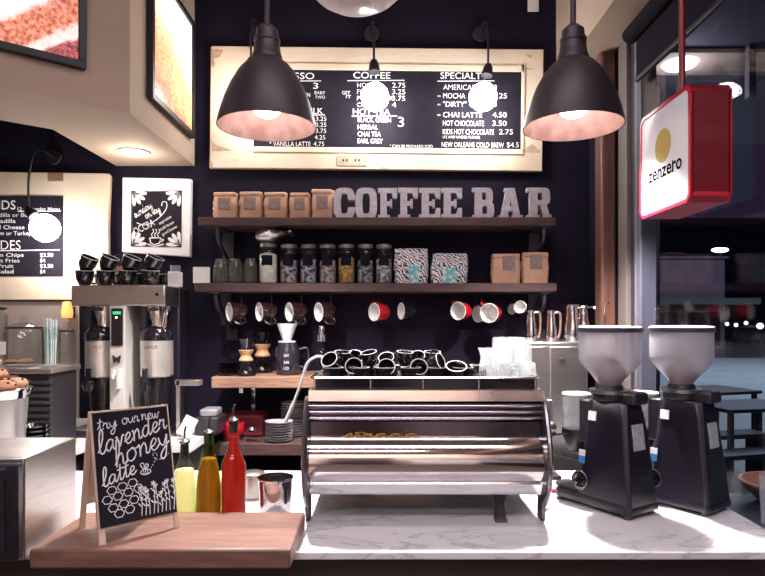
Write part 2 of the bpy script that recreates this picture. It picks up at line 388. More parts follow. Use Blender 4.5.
for s, p, r in (('3.25', 316, 119), ('3.25', 316, 125), ('3.75', 316, 131), ('4.25', 315, 137.5), ('4.75', 314, 144)):
    mt(s, p, p+10.5, r, 4.4)
mt('MACCHIATO', 272, 303, 119, 4.2); mt('CORTADO', 272, 300, 125, 4.2); mt('CAPPUCCINO', 272, 307, 131, 4.2)
mt('LATTE', 274, 294, 137.5, 4.4); mt('* VANILLA LATTE', 270, 311, 144, 4.6)
link('chalk_writing', mb, chalk, cbd, smooth=False); mb = MB()
mt('COFFEE', 353, 390, 75.5, 6.5, True); ml_line(347, 404, 81)
for s, r, t_ in (('2.75', 85.5, 'HOUSE'), ('3.25', 92, 'FRENCH'), ('3.75', 98.5, 'POUR OVER'), ('4', 105, 'COLD')):
    mt(s, 392, 405 if len(s) > 1 else 396, r, 5); mt(t_, 357, 357+len(t_)*4, r, 4.4)
mt('GET', 342, 350, 93, 3.4); mt('IT', 346, 351, 97, 3)
link('chalk_writing', mb, chalk, cbd, smooth=False); mb = MB()
mt('HOT TEA', 353, 390, 112, 6, True); ml_line(352, 397, 116.5)
for s, p1, r in (('BLACK, GREEN', 391, 120), ('HERBAL', 378, 127.3), ('CHAI TEA', 381, 134.3), ('EARL GREY', 383, 141.2)): mt(s, 358, p1, r, 4.8)
mt('3', 398, 404, 122, 10)
mt('* CAN BE PREPARED ICED', 390, 433, 146.5, 3)
link('chalk_writing', mb, chalk, cbd, smooth=False); mb = MB()
mt('SPECIALTY', 440, 487, 76, 6.5, True); ml_line(437, 494, 81.5)
for s, p1, r, pr in (('AMERICANO', 482, 87.5, '3'), ('MOCHA', 465, 96, '4.25'), ('"DIRTY" CHAI', 484, 104.5, '5'), ('CHAI LATTE', 482, 115, '4.50'), ('HOT CHOCOLATE', 484, 123.5, '3.50'), ('KIDS HOT CHOCOLATE', 494, 132, '2.75')):
    mt(s, 443, p1, r, 5.2); q = 499 if s[0] == 'K' else 492.5
    mt(pr, q, q+(14 if len(pr) > 1 else 4), r, 5.2)
mt('(12 AND UNDER PLEASE)', 443, 480, 137.3, 2.6); mt('NEW ORLEANS COLD BREW', 442, 504, 145, 5); mt('$4.5', 507, 519, 145, 5)
for r in (97, 105.5, 116): mt('*', 437, 440.5, r, 3)
link('chalk_writing', mb, chalk, cbd, smooth=False)
for poly in ([(210.5,48.5),(223,50),(219,57),(213,59),(215,66),(211,68)], [(211,139),(217,145),(226,148),(235,151),(213,151)], [(524,149),(532,144),(541,151),(540,153),(524,152)], [(525,54),(532,56),(529,58)], [(523,68),(533,68.5),(533,69.5),(523,69.3)], [(211,160),(214,165),(212,169),(211,169)], [(232,160),(238,159.5),(238,160.5)], [(460,160),(468,160.3),(464,161.3)], [(380,168),(384,166.5),(389,169)]):
    q = [ml(a, b) for a, b in poly]; link('chipped_paint', MB().prism(q, .0335, .0342, RX(PI/2)), chip, frm, smooth=False)
b0 = ml(337, 166); b1 = ml(367, 156)
opl = link('outlet_plate', MB().box(b0[0], b1[0], -.037, -.032, b0[1], b1[1]), mat('tan outlet plate', (.42,.36,.27), .5), menu, .002)
mb = MB()
for px in (344, 356):
    for dx in (0, 3.5):
        c = ml(px+dx, 160.5); mb.box(c[0]-.004, c[0]+.004, -.0385, -.036, c[1]-.007, c[1]+.007)
link('outlet_sockets', mb, blackp, opl)

# ------------------------------------------------------------ left menu board
lm = thing('kids_menu_board', 'kids and sides chalkboard on cream wood at the left', 'menu board', (X(30, BD), WY-.002, Z(236, BD)))
def ll(px, row): return X(px, BD)-X(30, BD), Z(row, BD)-Z(236, BD)
b0 = ll(-60, 300); b1 = ll(110, 172.5)
link('backing_board', MB().prism([(b0[0], b1[1]+.01), (b1[0]-.01, b1[1]-.004), (b1[0], b1[1]-.02), (b1[0]-.012, b1[1]-.3), (b1[0]-.004, b0[1]), (b0[0], b0[1])], .002, .03, RX(PI/2)), cream, lm, .004)
b0 = ll(-50, 276); b1 = ll(63, 196)
cbd = link('chalkboard', MB().box(b0[0], b1[0], -.036, -.029, b0[1], b1[1]), slate, lm)
mb = MB()
def lt(s, p0, p1, row, h, bold=False):
    put_text(mb, s, ll(p0, row)[0], ll(p1, row)[0], ll(p0, row+h/2)[1], h*BD/F, -.0375, bold=bold)
lt('KIDS', -9, 16, 205, 9, True); lt('12 and under Menu', 18, 60, 209, 3.5, True)
lt('Quesadilla or Bean', -18, 34, 215, 4); lt('Quesadilla', -16, 16, 221, 4, True); lt('Grilled Cheese', -18, 25, 227.3, 4, True); lt('PB and Ham or Turkey', -26, 32, 233.3, 4, True)
link('chalk_writing', mb, chalk, cbd, smooth=False); mb = MB()
lt('SIDES', -8, 21, 245, 9.5); ribbon(mb, [ll(-12, 251), ll(60, 250)], .005, -.0375, k=0); ribbon(mb, [ll(18, 211.5), ll(61, 211.2)], .005, -.0375, k=0)
for a, b, p, r in (('Side Main Chips', '$3.50', 24, 255), ('Hand Cut Fries', '$4', 20, 260.5), ('Cup of Fruit', '$3.50', 14, 266), ('House Salad', '$4', 14, 271.5)):
    lt(a, -26, p, r, 3.8, True); lt(b, 40.5, 40.5+len(b)*2.6, r, 3.8, True)
link('chalk_writing', mb, chalk, cbd, smooth=False)
b0 = ll(47.5, 181); b1 = ll(63, 172.5)
link('wood_patch', MB().box(b0[0], b1[0], -.033, -.028, b0[1], b1[1]), oakw, lm)

# ------------------------------------------------------------ framed chalk art
fa = thing('framed_chalk_art', 'square chalk art poster in a wide white frame, left of the shelves', 'framed art', (X(156.5, BD), WY-.002, Z(217, BD)))
def fl(px, row): return X(px, BD)-X(156.5, BD), Z(row, BD)-Z(217, BD)
q = [fl(122.5, 177.5), fl(191, 179), fl(190, 257), fl(122, 252)]
mb = MB().prism([(a, b) for a, b in q], 0, .035, RX(PI/2))
mb.v = [Vector((v.x, v.y, v.z)) for v in mb.v]
link('frame', mb, paper, fa, .003)
q = [fl(131.5, 191), fl(182, 190.5), fl(181.5, 247.5), fl(131, 246.5)]
link('chalkboard', MB().prism([(a, b) for a, b in q], .034, .037, RX(PI/2)), slate, fa)
mb = MB()
def petal(cx, cz, ang, ln, wd):
    P_ = []
    for i in range(13):
        t = 2*PI*i/12; rr = (1-math.cos(t))/2
        a, b = rr*ln, math.sin(t)*wd*(.35+.65*rr)
        P_.append((cx+a*math.cos(ang)-b*math.sin(ang), -.0385, cz+a*math.sin(ang)+b*math.cos(ang)))
    mb.add(P_[:-1], [tuple(range(12))])
s_ = BD/F
for px, row, a_ in ((133.5, 192.5, -45), (180, 192.5, -135), (133, 245, 45), (180, 245.5, 135)):
    c = fl(px, row)
    for k in (-40, -13, 13, 40): petal(c[0], c[1], math.radians(a_+k), 14*s_, 2.6*s_)
    for k in (-28, 28): petal(c[0], c[1], math.radians(a_+k), 7*s_, 1.2*s_)
def fslant(s, p0, r0, wpx, hpx, ang):
    c = fl(p0, r0); put_text(mb, s, 0, wpx*s_, 0, hpx*s_, -.0385, T(c[0], 0, c[1]) @ RY(-math.radians(ang)), bold=True)
def fcur(s, p0, r0, wpx, hpx, ang, wd=.9):
    c = fl(p0, r0); cursive(mb, s, 0, wpx*s_, 0, 0, hpx*s_, wd*s_, -.0385, 0, T(c[0], 0, c[1]) @ RY(-math.radians(ang)))
fcur('sunday', 136, 218, 20, 4, 32); fcur('on tap'.replace('p', 'y'), 147, 219, 16, 3.8, 30)
fslant('OCCRA', 136, 235, 22, 7, 27)
fslant('espresso', 160, 225, 14, 3, 32); fslant('cold brew', 161, 231, 16, 3, 30); fslant('good brews', 163, 236, 17, 3, 30)
ribbon(mb, [fl(137, 223), fl(146, 225), fl(158, 219), fl(166, 210), fl(167, 203), fl(163, 202), fl(162, 206)], .8*s_, -.0385)
ribbon(mb, [fl(150, 238), fl(151, 243), fl(155, 245), fl(160, 243), fl(161, 238), fl(150, 238)], 1.1*s_, -.0385, k=0)
ribbon(mb, [fl(148, 244), fl(155, 246.5), fl(164, 244)], 1.0*s_, -.0385); ribbon(mb, [fl(161, 239), fl(164, 240), fl(161, 242)], .8*s_, -.0385)
for p in (153, 156, 159): ribbon(mb, [fl(p, 237), fl(p-1.2, 234.5), fl(p+1, 232), fl(p, 229)], .8*s_, -.0385)
for i in range(22):
    for row in (191.6, 246): c = fl(144+i*1.15, row); mb.box(c[0]-.001, c[0]+.001, -.0386, -.038, c[1]-.001, c[1]+.001)
    c = fl(132.4, 205+i*1.3); mb.box(c[0]-.001, c[0]+.001, -.0386, -.038, c[1]-.001, c[1]+.001)
link('chalk_writing', mb, chalk, fa, smooth=False)

# ------------------------------------------------------------ food posters on the lowered band
def photo_mat(name, sx, sz, amp, nscale, q0, q1, stops, mix, st):
    m = bpy.data.materials.new(name); m.use_nodes = True; N = m.node_tree.nodes; L = m.node_tree.links; b = N['Principled BSDF']
    tc = N.new('ShaderNodeTexCoord'); sep = N.new('ShaderNodeSeparateXYZ'); L.new(tc.outputs['Object'], sep.inputs[0])
    n0 = N.new('ShaderNodeTexNoise'); n0.inputs['Scale'].default_value = nscale; n0.inputs['Detail'].default_value = 4; L.new(tc.outputs['Object'], n0.inputs['Vector'])
    def ma(a, k, c):
        n = N.new('ShaderNodeMath'); n.operation = 'MULTIPLY_ADD'; L.new(a, n.inputs[0]); n.inputs[1].default_value = k
        if isinstance(c, (int, float)): n.inputs[2].default_value = c
        else: L.new(c, n.inputs[2])
        return n.outputs[0]
    v = ma(n0.outputs[0], amp, ma(sep.outputs[0], sx, ma(sep.outputs[2], sz, -amp/2)))
    mr = N.new('ShaderNodeMapRange'); mr.inputs[1].default_value = q0; mr.inputs[2].default_value = q1; L.new(v, mr.inputs[0])
    cr = N.new('ShaderNodeValToRGB'); e = cr.color_ramp.elements; L.new(mr.outputs[0], cr.inputs[0])
    e[0].position = stops[0][0]; e[0].color = (*stops[0][1], 1); e[1].position = stops[-1][0]; e[1].color = (*stops[-1][1], 1)
    for p, c in stops[1:-1]: k = e.new(p); k.color = (*c, 1)
    n1 = N.new('ShaderNodeTexNoise'); n1.inputs['Scale'].default_value = 60; n1.inputs['Detail'].default_value = 6; L.new(tc.outputs['Object'], n1.inputs['Vector'])
    mc = N.new('ShaderNodeValToRGB'); mc.color_ramp.elements[0].position = .38; mc.color_ramp.elements[1].position = .62; L.new(n1.outputs[0], mc.inputs[0])
    mx = N.new('ShaderNodeMixRGB'); mx.blend_type = 'SOFT_LIGHT'; mx.inputs[0].default_value = mix; L.new(cr.outputs[0], mx.inputs[1]); L.new(mc.outputs[0], mx.inputs[2])
    L.new(mx.outputs[0], b.inputs['Base Color']); L.new(mx.outputs[0], b.inputs['Emission Color']); b.inputs['Emission Strength'].default_value = st
    return m
def cake_mat():
    crumb = (.62,.21,.13); deep = (.36,.08,.08); ic = (.86,.72,.68); wh_ = (1,.95,.95)
    return photo_mat('backlit cake photograph', -.8, 1, .05, 12, -.56, -.10, [(0,(.7,.6,.65)),(.07,deep),(.26,deep),(.30,ic),(.37,ic),(.42,crumb),(.64,crumb),(.69,ic),(.76,wh_),(1,wh_)], .8, .75)
def muffin_mat():
    return photo_mat('backlit pastry photograph', .25, 1.0, .30, 6, 0, .75, [(0,(.80,.62,.50)),(.20,(.36,.12,.06)),(.30,(.62,.26,.12)),(.50,(.80,.44,.25)),(.66,(.90,.66,.48)),(.80,(.98,.90,.82)),(1,(1,.97,.93))], .45, .7)
def poster(label, origin, ang, w_, z0, z1, m, name='food_poster'):
    t = thing(name, label, 'poster', (*origin, z0), ang)
    h = z1-z0; fr = .028
    mb = MB().box(0, w_, -.03, -.002, 0, fr).box(0, w_, -.03, -.002, h-fr, h).box(0, fr, -.03, -.002, fr, h-fr).box(w_-fr, w_, -.03, -.002, fr, h-fr)
    link('frame', mb, iron, t, .003)
    link('picture', MB().box(fr, w_-fr, -.018, -.004, fr, h-fr), m, t)
    return t
ang = math.atan2(.207, .255)
dv = Vector((.255, .207)).normalized(); c = Vector((-1.162, 2.347)); st_ = c-dv*.72
poster('framed picture of red layer cake on the angled beige band, upper left', (st_.x, st_.y), ang, .72, EYE+.965, EYE+1.55, cake_mat())
poster('framed bright picture of pastry on the side of the beige band', (-1.03, 2.62), PI/2, .60, EYE+.96, EYE+1.58, muffin_mat())

# ------------------------------------------------------------ downlight in the band
dl = thing('downlight', 'round recessed downlight glowing in the beige band underside', 'ceiling light', (-1.25, 3.02, 2.406))
link('trim_ring', MB().lathe([(.062, -.001), (.078, -.001), (.078, -.006), (.062, -.006)], 32, closed=True), white, dl)
link('diffuser', MB().cyl(.062, -.005, -.001, 32), disc, dl)
sp = bpy.data.lights.new('downlight_beam', 'POINT'); sp.energy = 4.5; sp.color = (1, .86, .72); sp.shadow_soft_size = .05
so = bpy.data.objects.new('downlight_beam', sp); COL.objects.link(so); so.location = (-1.25, 3.02, 2.33)

# ------------------------------------------------------------ pendants
def pendant(px, label, energy):
    d = 2.28
    t = thing('pendant_lamp', label, 'pendant lamp', (X(px, d), d, 2.295), 0, 'bronze pendant lamps over the bar')
    outer_ = [(.187,0),(.185,.012),(.176,.05),(.160,.10),(.137,.155),(.108,.205),(.082,.235),(.056,.255)]
    inner_ = [(r-.005, z-.003) for r, z in outer_[::-1]]; inner_[-1] = (.183, 0)
    link('shade', MB().lathe(outer_, 48), lampm, t)
    link('lining', MB().lathe(inner_, 48), lampin, t)
    link('collar', MB().lathe([(.0,.253),(.060,.253),(.056,.272),(.053,.276),(.047,.32),(.050,.322),(.050,.334),(.044,.336),(.041,.368),(.022,.386),(.0,.388)], 32), lampm, t)
    link('rod', MB().cyl(.011, .386, 1.084, 16), lampm, t)
    sk = link('socket', MB().cyl(.03, .17, .26, 20), white, t)
    link('bulb', MB().sphere(.064, (0, 0, .098), 24, 14), bulb2, sk)
    l = bpy.data.lights.new('pendant_light', 'SPOT'); l.energy = energy; l.color = (1, .93, .88); l.spot_size = math.radians(116); l.spot_blend = .55; l.shadow_soft_size = .035
    o = bpy.data.objects.new('pendant_light', l); COL.objects.link(o); o.location = (X(px, d), d, 2.324)
    return t
pendant(267, 'dark bronze pendant lamp at left, in front of the menu', 270)
pendant(573, 'dark bronze pendant lamp at right, near the window', 400)

# ------------------------------------------------------------ dome ceiling fixture
t = thing('ceiling_dome_lamp', 'unlit white ribbed dome lamp at the top of the picture', 'ceiling light', (X(356, 2.5), 2.5, 2.865))
link('shade', MB().lathe([(0,-.005),(.03,0),(.07,.004),(.075,.010),(.12,.018),(.125,.026),(.165,.045),(.195,.075),(.205,.105),(.20,.115),(.10,.15),(0,.155)], 40), glass('milky ribbed glass', (.8,.8,.8), rough=.1, body=.75, bodycol=(.62,.56,.56)), t)
link('stem', MB().cyl(.02, .15, .535, 16), white, t)
# ------------------------------------------------------------ gooseneck lamps
def goose(base, sock, bulbp, label, r=.072, en=6.5):  # default globe is oversized to imitate the bulb's glare
    b = at(*base, 3.298); s0 = Vector(at(*sock, 3.12)); g = Vector(at(*bulbp, 3.10))
    t = thing('gooseneck_lamp', label, 'wall lamp', (b.x, 3.298, b.z), 0, 'gooseneck lamps over the menus')
    link('wall_plate', MB().cyl(.042, 0, .022, 28, RX(PI/2)), iron, t, .004)
    v = s0-Vector((b.x, 3.298, b.z)); u = g-Vector((b.x, 3.298, b.z))
    link('arm', MB().tube([(0,-.02,0),(v.x*.2,-.10,.012),(v.x*.55,-.165,-.02),(v.x*.9, v.y-.01, v.z*.5),(v.x, v.y, v.z)], .006, 8, smooth=8), iron, t)
    di = (u-v).normalized(); q = Matrix.Translation(v) @ di.to_track_quat('Z', 'Y').to_matrix().to_4x4()
    sk = link('socket', MB().lathe([(0,-.02),(.016,-.02),(.024,.0),(.030,.03),(.030,.045),(0,.045)], 20, q), iron, t)
    link('bulb', MB().sphere(r, u, 24, 14), bulb, sk)
    l = bpy.data.lights.new('gooseneck_light', 'POINT'); l.energy = en; l.color = (1, .94, .88); l.shadow_soft_size = .03
    o = bpy.data.objects.new('gooseneck_light', l); COL.objects.link(o); o.location = g+Vector((0, -.005, -r-.04))
goose((260, 32), (251, 62), (249, 84), 'gooseneck wall lamp partly hidden behind the left pendant', .045)
goose((372, 35), (374, 64), (375, 97), 'gooseneck wall lamp shining on the coffee column')
goose((480, 35), (488, 68), (483, 97), 'gooseneck wall lamp shining on the specialty column')
goose((55, 158), (29, 211), (45, 228), 'gooseneck wall lamp shining on the kids menu')

# ------------------------------------------------------------ wall shelves
def shelf(label, x0, x1, y0, z1, th, m, brs=()):
    t = thing('wall_shelf', label, 'shelf', (0, 0, 0))
    link('board', MB().box(x0, x1, y0, WY-.001, z1-th, z1), m, t, .004)
    for bx in brs:
        zb = z1-th
        mb = MB().box(bx-.03, bx+.03, WY-.012, WY-.001, zb-.17, zb).box(bx-.022, bx+.022, y0+.01, WY-.005, zb-.008, zb)
        mb.tube([(bx, y0+.03, zb-.012), (bx, y0+.06, zb-.08), (bx, WY-.03, zb-.14)], .011, 8, smooth=5)
        link('bracket', mb, mat('dull iron bracket', (.05,.045,.06), .5, .4), t, .001)
    return t
SY = 3.05; S1 = 2.083; S2 = 1.748
shelf('upper dark wooden wall shelf holding the bags and metal letters', X(198, SY), X(556, SY), SY, S1, .042, walnut, (X(216, SY), X(546, SY)))
sh2 = shelf('middle dark wooden wall shelf holding the glass jars', X(194, SY), X(557, SY), SY, S2, .045, walnut, (X(214, SY), X(546, SY)))
for bx in (X(214, SY), X(546, SY)):   # long curved wall brace below
    link('brace', MB().tube([(bx, SY+.06, S2-.05), (bx-.01, WY-.05, S2-.15), (bx+.03, WY-.02, S2-.26)], .010, 8, smooth=5).box(bx+.0, bx+.06, WY-.012, WY-.001, S2-.30, S2-.24), iron, sh2)
L1 = 1.28; L2 = .955
shelf('short light wooden wall shelf holding the pour-over carafes', -.84, .25, 2.95, L1, .055, oakw)
shelf('lowest wooden wall shelf holding the saucer stacks', -.82, .25, 2.93, L2, .058, walnut)
link('bracket', MB().box(-.715, -.695, 3.0, WY-.001, L1-.085, L1-.055).box(-.715, -.695, WY-.015, WY-.001, L1-.30, L1-.055), chrome, [o for o in bpy.data.objects if o.get('label', '').startswith('short light')][0])
tag(link('wall_switch', MB().box(X(193, 3.29), X(210, 3.29), WY-.012, WY-.001, Z(283, 3.29), Z(267, 3.29)), paper, None, .002), 'white switch plate on the wall at the shelf end', 'switch')
tag(link('wall_tag', MB().box(X(528, 3.29), X(539, 3.29), WY-.006, WY-.001, Z(11, 3.29), Z(-8, 3.29)), paper, None, .001), 'small white tag on the dark wall above the menu', 'tag')

# ------------------------------------------------------------ COFFEE BAR letters
def letter_mb(ch, w_, h, dp=.035):
    t_ = .34*w_; s1 = .17*h; mb = MB(); R_ = RX(PI/2)
    cnt = [0]
    def P_(poly):
        cnt[0] += 1; e = cnt[0]*.00012; mb.prism([(x*w_, z*h) for x, z in poly], -dp/2-e, dp/2+e, R_)
    def bar(x0, x1, z0, z1): P_([(x0, z0), (x1, z0), (x1, z1), (x0, z1)])
    def ring(x0, x1, z0, z1, tx, tz, gap=None):
        n = 40; cx, cz = (x0+x1)/2, (z0+z1)/2; ax, az = (x1-x0)/2, (z1-z0)/2; p = 4.2 if ch == 'CO' else 3.6
        pts = []
        for i in range(n+1):
            a = 2*PI*i/n if gap is None else gap+(2*PI-2*gap)*i/n
            c_, s_2 = math.cos(a), math.sin(a); k = (abs(c_)**p+abs(s_2)**p)**(-1/p)
            pts.append(((cx+ax*c_*k, cz+az*s_2*k), (cx+(ax-tx)*c_*k, cz+(az-tz)*s_2*k)))
        for i in range(n): P_([pts[i][1], pts[i][0], pts[i+1][0], pts[i+1][1]])
    if ch == 'O': ring(0, 1, 0, 1, .33, .17)
    elif ch == 'C':
        ring(0, 1, 0, 1, .33, .17, .42); bar(.68, 1, .60, .78); bar(.68, 1, .26, .38)
    elif ch in 'EF':
        bar(.12, .46, 0, 1); bar(0, 1, .84, 1); P_([(.80,.66),(1,.66),(1,.84),(.72,.84)]); bar(.4, .72, .43, .57); bar(.62, .74, .36, .64)
        if ch == 'E': bar(0, 1, 0, .16); P_([(.72,.16),(1,.16),(1,.36),(.82,.36)])
        else: bar(0, .62, 0, .14)
    elif ch == 'B':
        bar(.12, .44, 0, 1); bar(0, .4, .87, 1); bar(0, .4, 0, .13)
        ring(.12, .95, .46, 1, .30, .14); ring(.12, 1, 0, .56, .32, .15)
    elif ch == 'A':
        P_([(.10,.08),(.36,.08),(.60,1),(.34,1)]); P_([(.90,.08),(.62,.08),(.38,1),(.66,1)]); bar(.28, .72, .26, .42); bar(0, .42, 0, .13); bar(.56, 1, 0, .13); bar(.26, .64, .90, 1)
    elif ch == 'R':
        bar(.12, .44, 0, 1); bar(0, .4, .87, 1); bar(0, .52, 0, .13); ring(.12, .95, .44, 1, .30, .15)
        P_([(.50,.50),(.78,.50),(.92,.12),(.66,.12)]); bar(.66, 1, 0, .13)
    return mb
LD = 3.13
nm = {0: 'first letter of COFFEE', 1: 'between the C and the first F', 2: 'first of the two F letters', 3: 'second of the two F letters', 4: 'first of the two E letters', 5: 'second of the two E letters, last letter of COFFEE', 6: 'first letter of BAR', 7: 'middle letter of BAR', 8: 'last letter of BAR, at the shelf end'}
for i, (ch, p0, p1) in enumerate((('C',334,355),('O',355.5,377),('F',378,397),('F',398,417.5),('E',419,440),('E',441,461.5),('B',472,493),('A',498,522),('R',526,550))):
    o = link('metal_letter', letter_mb(ch, X(p1, LD)-X(p0, LD), .162), zinc, None, 0, smooth=False, loc=(X(p0, LD), LD+random.uniform(-.006, .006), S1))
    tag(o, 'galvanised metal letter %s, %s' % (ch, nm[i]), 'letter', 'COFFEE BAR letters on the upper shelf')

# ------------------------------------------------------------ bags
def bag_mb(w_, dp, h, lean=0, crump=.004, seed=1, top=.55):
    rnd = random.Random(seed); rings = []; n = 10
    for k in range(n+1):
        t_ = k/n; bulge = 1-.08*math.cos(t_*PI*2)*.5; dd = dp*(1 if t_ < .72 else 1-(t_-.72)/.28*top)
        ww = w_*(.94+.06*math.sin(PI*min(1, t_*1.1)))
        ring_ = []
        for a in range(24):
            an = 2*PI*a/24; c_, s_2 = math.cos(an), math.sin(an); kk = (abs(c_)**5+abs(s_2)**5)**(-.2)
            j = rnd.uniform(-crump, crump) if 0 < k else 0
            ring_.append((ww/2*c_*kk+j+lean*t_*h, dd/2*s_2*kk*bulge+j, h*t_+(0 if k in (0,) else j*.6)))
        rings.append(ring_)
    return MB().loft(rings)
def kraft_bag(label, p0, p1, row_top, zsh, d, group, seed, lean=0, lab=(.25,.78,.35,.78), labm=None, m=kraft):
    w_ = (p1-p0)*d/F; h = zsh-0; h = Z(row_top, d)-zsh
    t = thing('coffee_bag', label, 'coffee bag', (X((p0+p1)/2, d), d, zsh+.0005), random.uniform(-.08, .08), group)
    link('bag', bag_mb(w_, .075, h, lean, .003, seed), m, t)
    link('label', MB().box(-w_/2+lab[0]*w_, -w_/2+lab[1]*w_, -.0435, -.036, lab[2]*h, lab[3]*h), labm or labelg, t, .001)
    if m is kraft: link('folded_top', MB().box(-w_*.46, w_*.46, -.034, -.012, h*.86, h*1.005), m, t, .006)
    return t
words = ['leftmost on the upper shelf', 'second from left on the upper shelf', 'third from left on the upper shelf', 'fourth from left, the shortest', 'beside the metal letter C, leaning']
for i, (p0, p1, r) in enumerate(((214,238,193.5),(240,263,193),(264.5,288,193.5),(290,310.5,194),(311,333,190.5))):
    kraft_bag('small brown paper coffee bag with square label, '+words[i], p0, p1, r, S1, 3.15, 'kraft bags on the upper shelf', 20+i, .06 if i == 4 else 0)
kraft_bag('brown paper coffee bag on the middle shelf, left of two', 491, 520, 254.5, S2, 3.15, 'kraft bags on the middle shelf', 41, lab=(.36,.78,.45,.92))
kraft_bag('brown paper coffee bag on the middle shelf end, right of two', 521.5, 548, 253, S2, 3.13, 'kraft bags on the middle shelf', 42, lab=(.28,.72,.45,.92))
teal = mat('teal and white label', (.12,.50,.52), .6, col2=(.75,.80,.80), scale=45, lo=.46, hi=.62)
kraft_bag('squiggle patterned bag with teal label, upright beside the jars', 394, 428, 249, S2, 3.15, 'squiggle patterned bags', 51, lab=(.42,.72,.0,.52), labm=teal, m=zebra)
kraft_bag('squiggle patterned bag with teal label, slumped with open top', 430, 467, 254, S2, 3.15, 'squiggle patterned bags', 52, lab=(.32,.66,.0,.52), labm=teal, m=zebra, lean=.05)
foilm = mat('crumpled silver foil', (.72,.70,.72), .28, .9, bump=.8, bscale=18)
rnd = random.Random(5); rings = []
for k in range(15):
    t_ = k/14; cxx = X(257, 3.13)+(X(292, 3.13)-X(257, 3.13))*t_
    hh = .012+.038*math.sin(PI*min(1, t_*1.2+.15)) if t_ < .9 else .012
    rings.append([(cxx+rnd.uniform(-.004,.004), 3.16+.06*math.cos(2*PI*a/14)+rnd.uniform(-.005,.005), S2+.214+.035+.02*t_+hh*math.sin(2*PI*a/14)+rnd.uniform(-.006,.006)) for a in range(14)])
tag(link('foil_bag', MB().loft(rings), foilm), 'crumpled silver foil bag lying on top of the leftmost jars', 'bag')

# ------------------------------------------------------------ jars on the middle shelf
def tea(name, c1, c2): return mat(name, c1, .9, col2=c2, scale=55, bump=.6, bscale=80, lo=.42, hi=.58)
fills = [('white powder filling', (.80,.79,.70), (.70,.69,.58), 1), ('dark leaf filling', (.05,.035,.05), (.42,.38,.42), .8), ('blue black leaf filling', (.03,.03,.05), (.45,.45,.50), .85), ('grey brown leaf filling', (.13,.09,.10), (.45,.38,.40), .8), ('golden chamomile filling', (.50,.33,.10), (.25,.14,.05), .9), ('dark herb filling', (.04,.035,.04), (.35,.36,.36), .8), ('pale lavender filling', (.55,.53,.58), (.10,.08,.10), .85)]
jd = ['white powder jar under the foil bag', 'jar of dark leaves with pale scraps, second from left', 'jar of blue black tea, third from left', 'jar of grey brown tea in the middle', 'jar of golden chamomile tea', 'jar of dark herb tea, second from right', 'jar of pale tea beside the patterned bags']
for i, (p0, p1) in enumerate(((259,277.5),(280,298),(300,317),(319,336.5),(338,355),(357,373.5),(375.5,392))):
    d = 3.14; w_ = (p1-p0)*d/F; r = w_/2; h = .205 if i else .21
    t = thing('tea_jar', 'lidded glass '+jd[i], 'jar', (X((p0+p1)/2, d), d, S2+.0005), 0, 'glass tea jars on the middle shelf')
    link('glass_body', MB().lathe([(0,.0),(r*.92,0),(r,.012),(r,h*.74),(r*.93,h*.80),(r*.85,h*.84),(r*.85,h*.90)], 28), gls, t)
    link('lid', MB().lathe([(0,h*.9),(r*.90,h*.9),(r*.92,h*.92),(r*.92,h*.985),(r*.8,h),(0,h)], 28), mat('clear grey lid', (.24,.21,.21), .3, .5), t)
    f = fills[i]; fh = h*.72*f[3]
    link('tea_filling', MB().lathe([(0,.006),(r*.86,.006),(r*.93,.015),(r*.93,fh),(r*.4,fh+.012),(0,fh+.008)], 24), tea(f[0], f[1], f[2]), t)
    lz = h*.45
    pts = [(math.sin(a)*(r+.0012), -math.cos(a)*(r+.0012)) for a in [(-.62+1.24*k/8) for k in range(9)]]
    link('label', MB().add([(x, y, lz) for x, y in pts]+[(x, y, lz+.052) for x, y in pts], [(k, k+1, k+10, k+9) for k in range(8)]), labelk, t)
jw = ['at the left end of the middle shelf', 'in the middle of three at the shelf end', 'next to the white powder jar']
for i, px in enumerate((220.5, 235.5, 250.5)):
    d = 3.13; r = .036
    tag(link('small_glass_jar', MB().lathe([(0,.002),(r*.8,0),(r,.012),(r,.085),(r*.9,.105),(r*.68,.118),(r*.68,.13),(r*.62,.13),(r*.62,.116),(r*.85,.10),(r*.93,.085),(r*.93,.014),(0,.008)], 24, None), glass('empty jar glass', (.86,.88,.86), rough=.05, body=.05, bodycol=(.8,.78,.7)), None, loc=(X(px, d), d, S2+.0005)), 'small empty clear glass jar '+jw[i], 'jar', 'small empty jars')

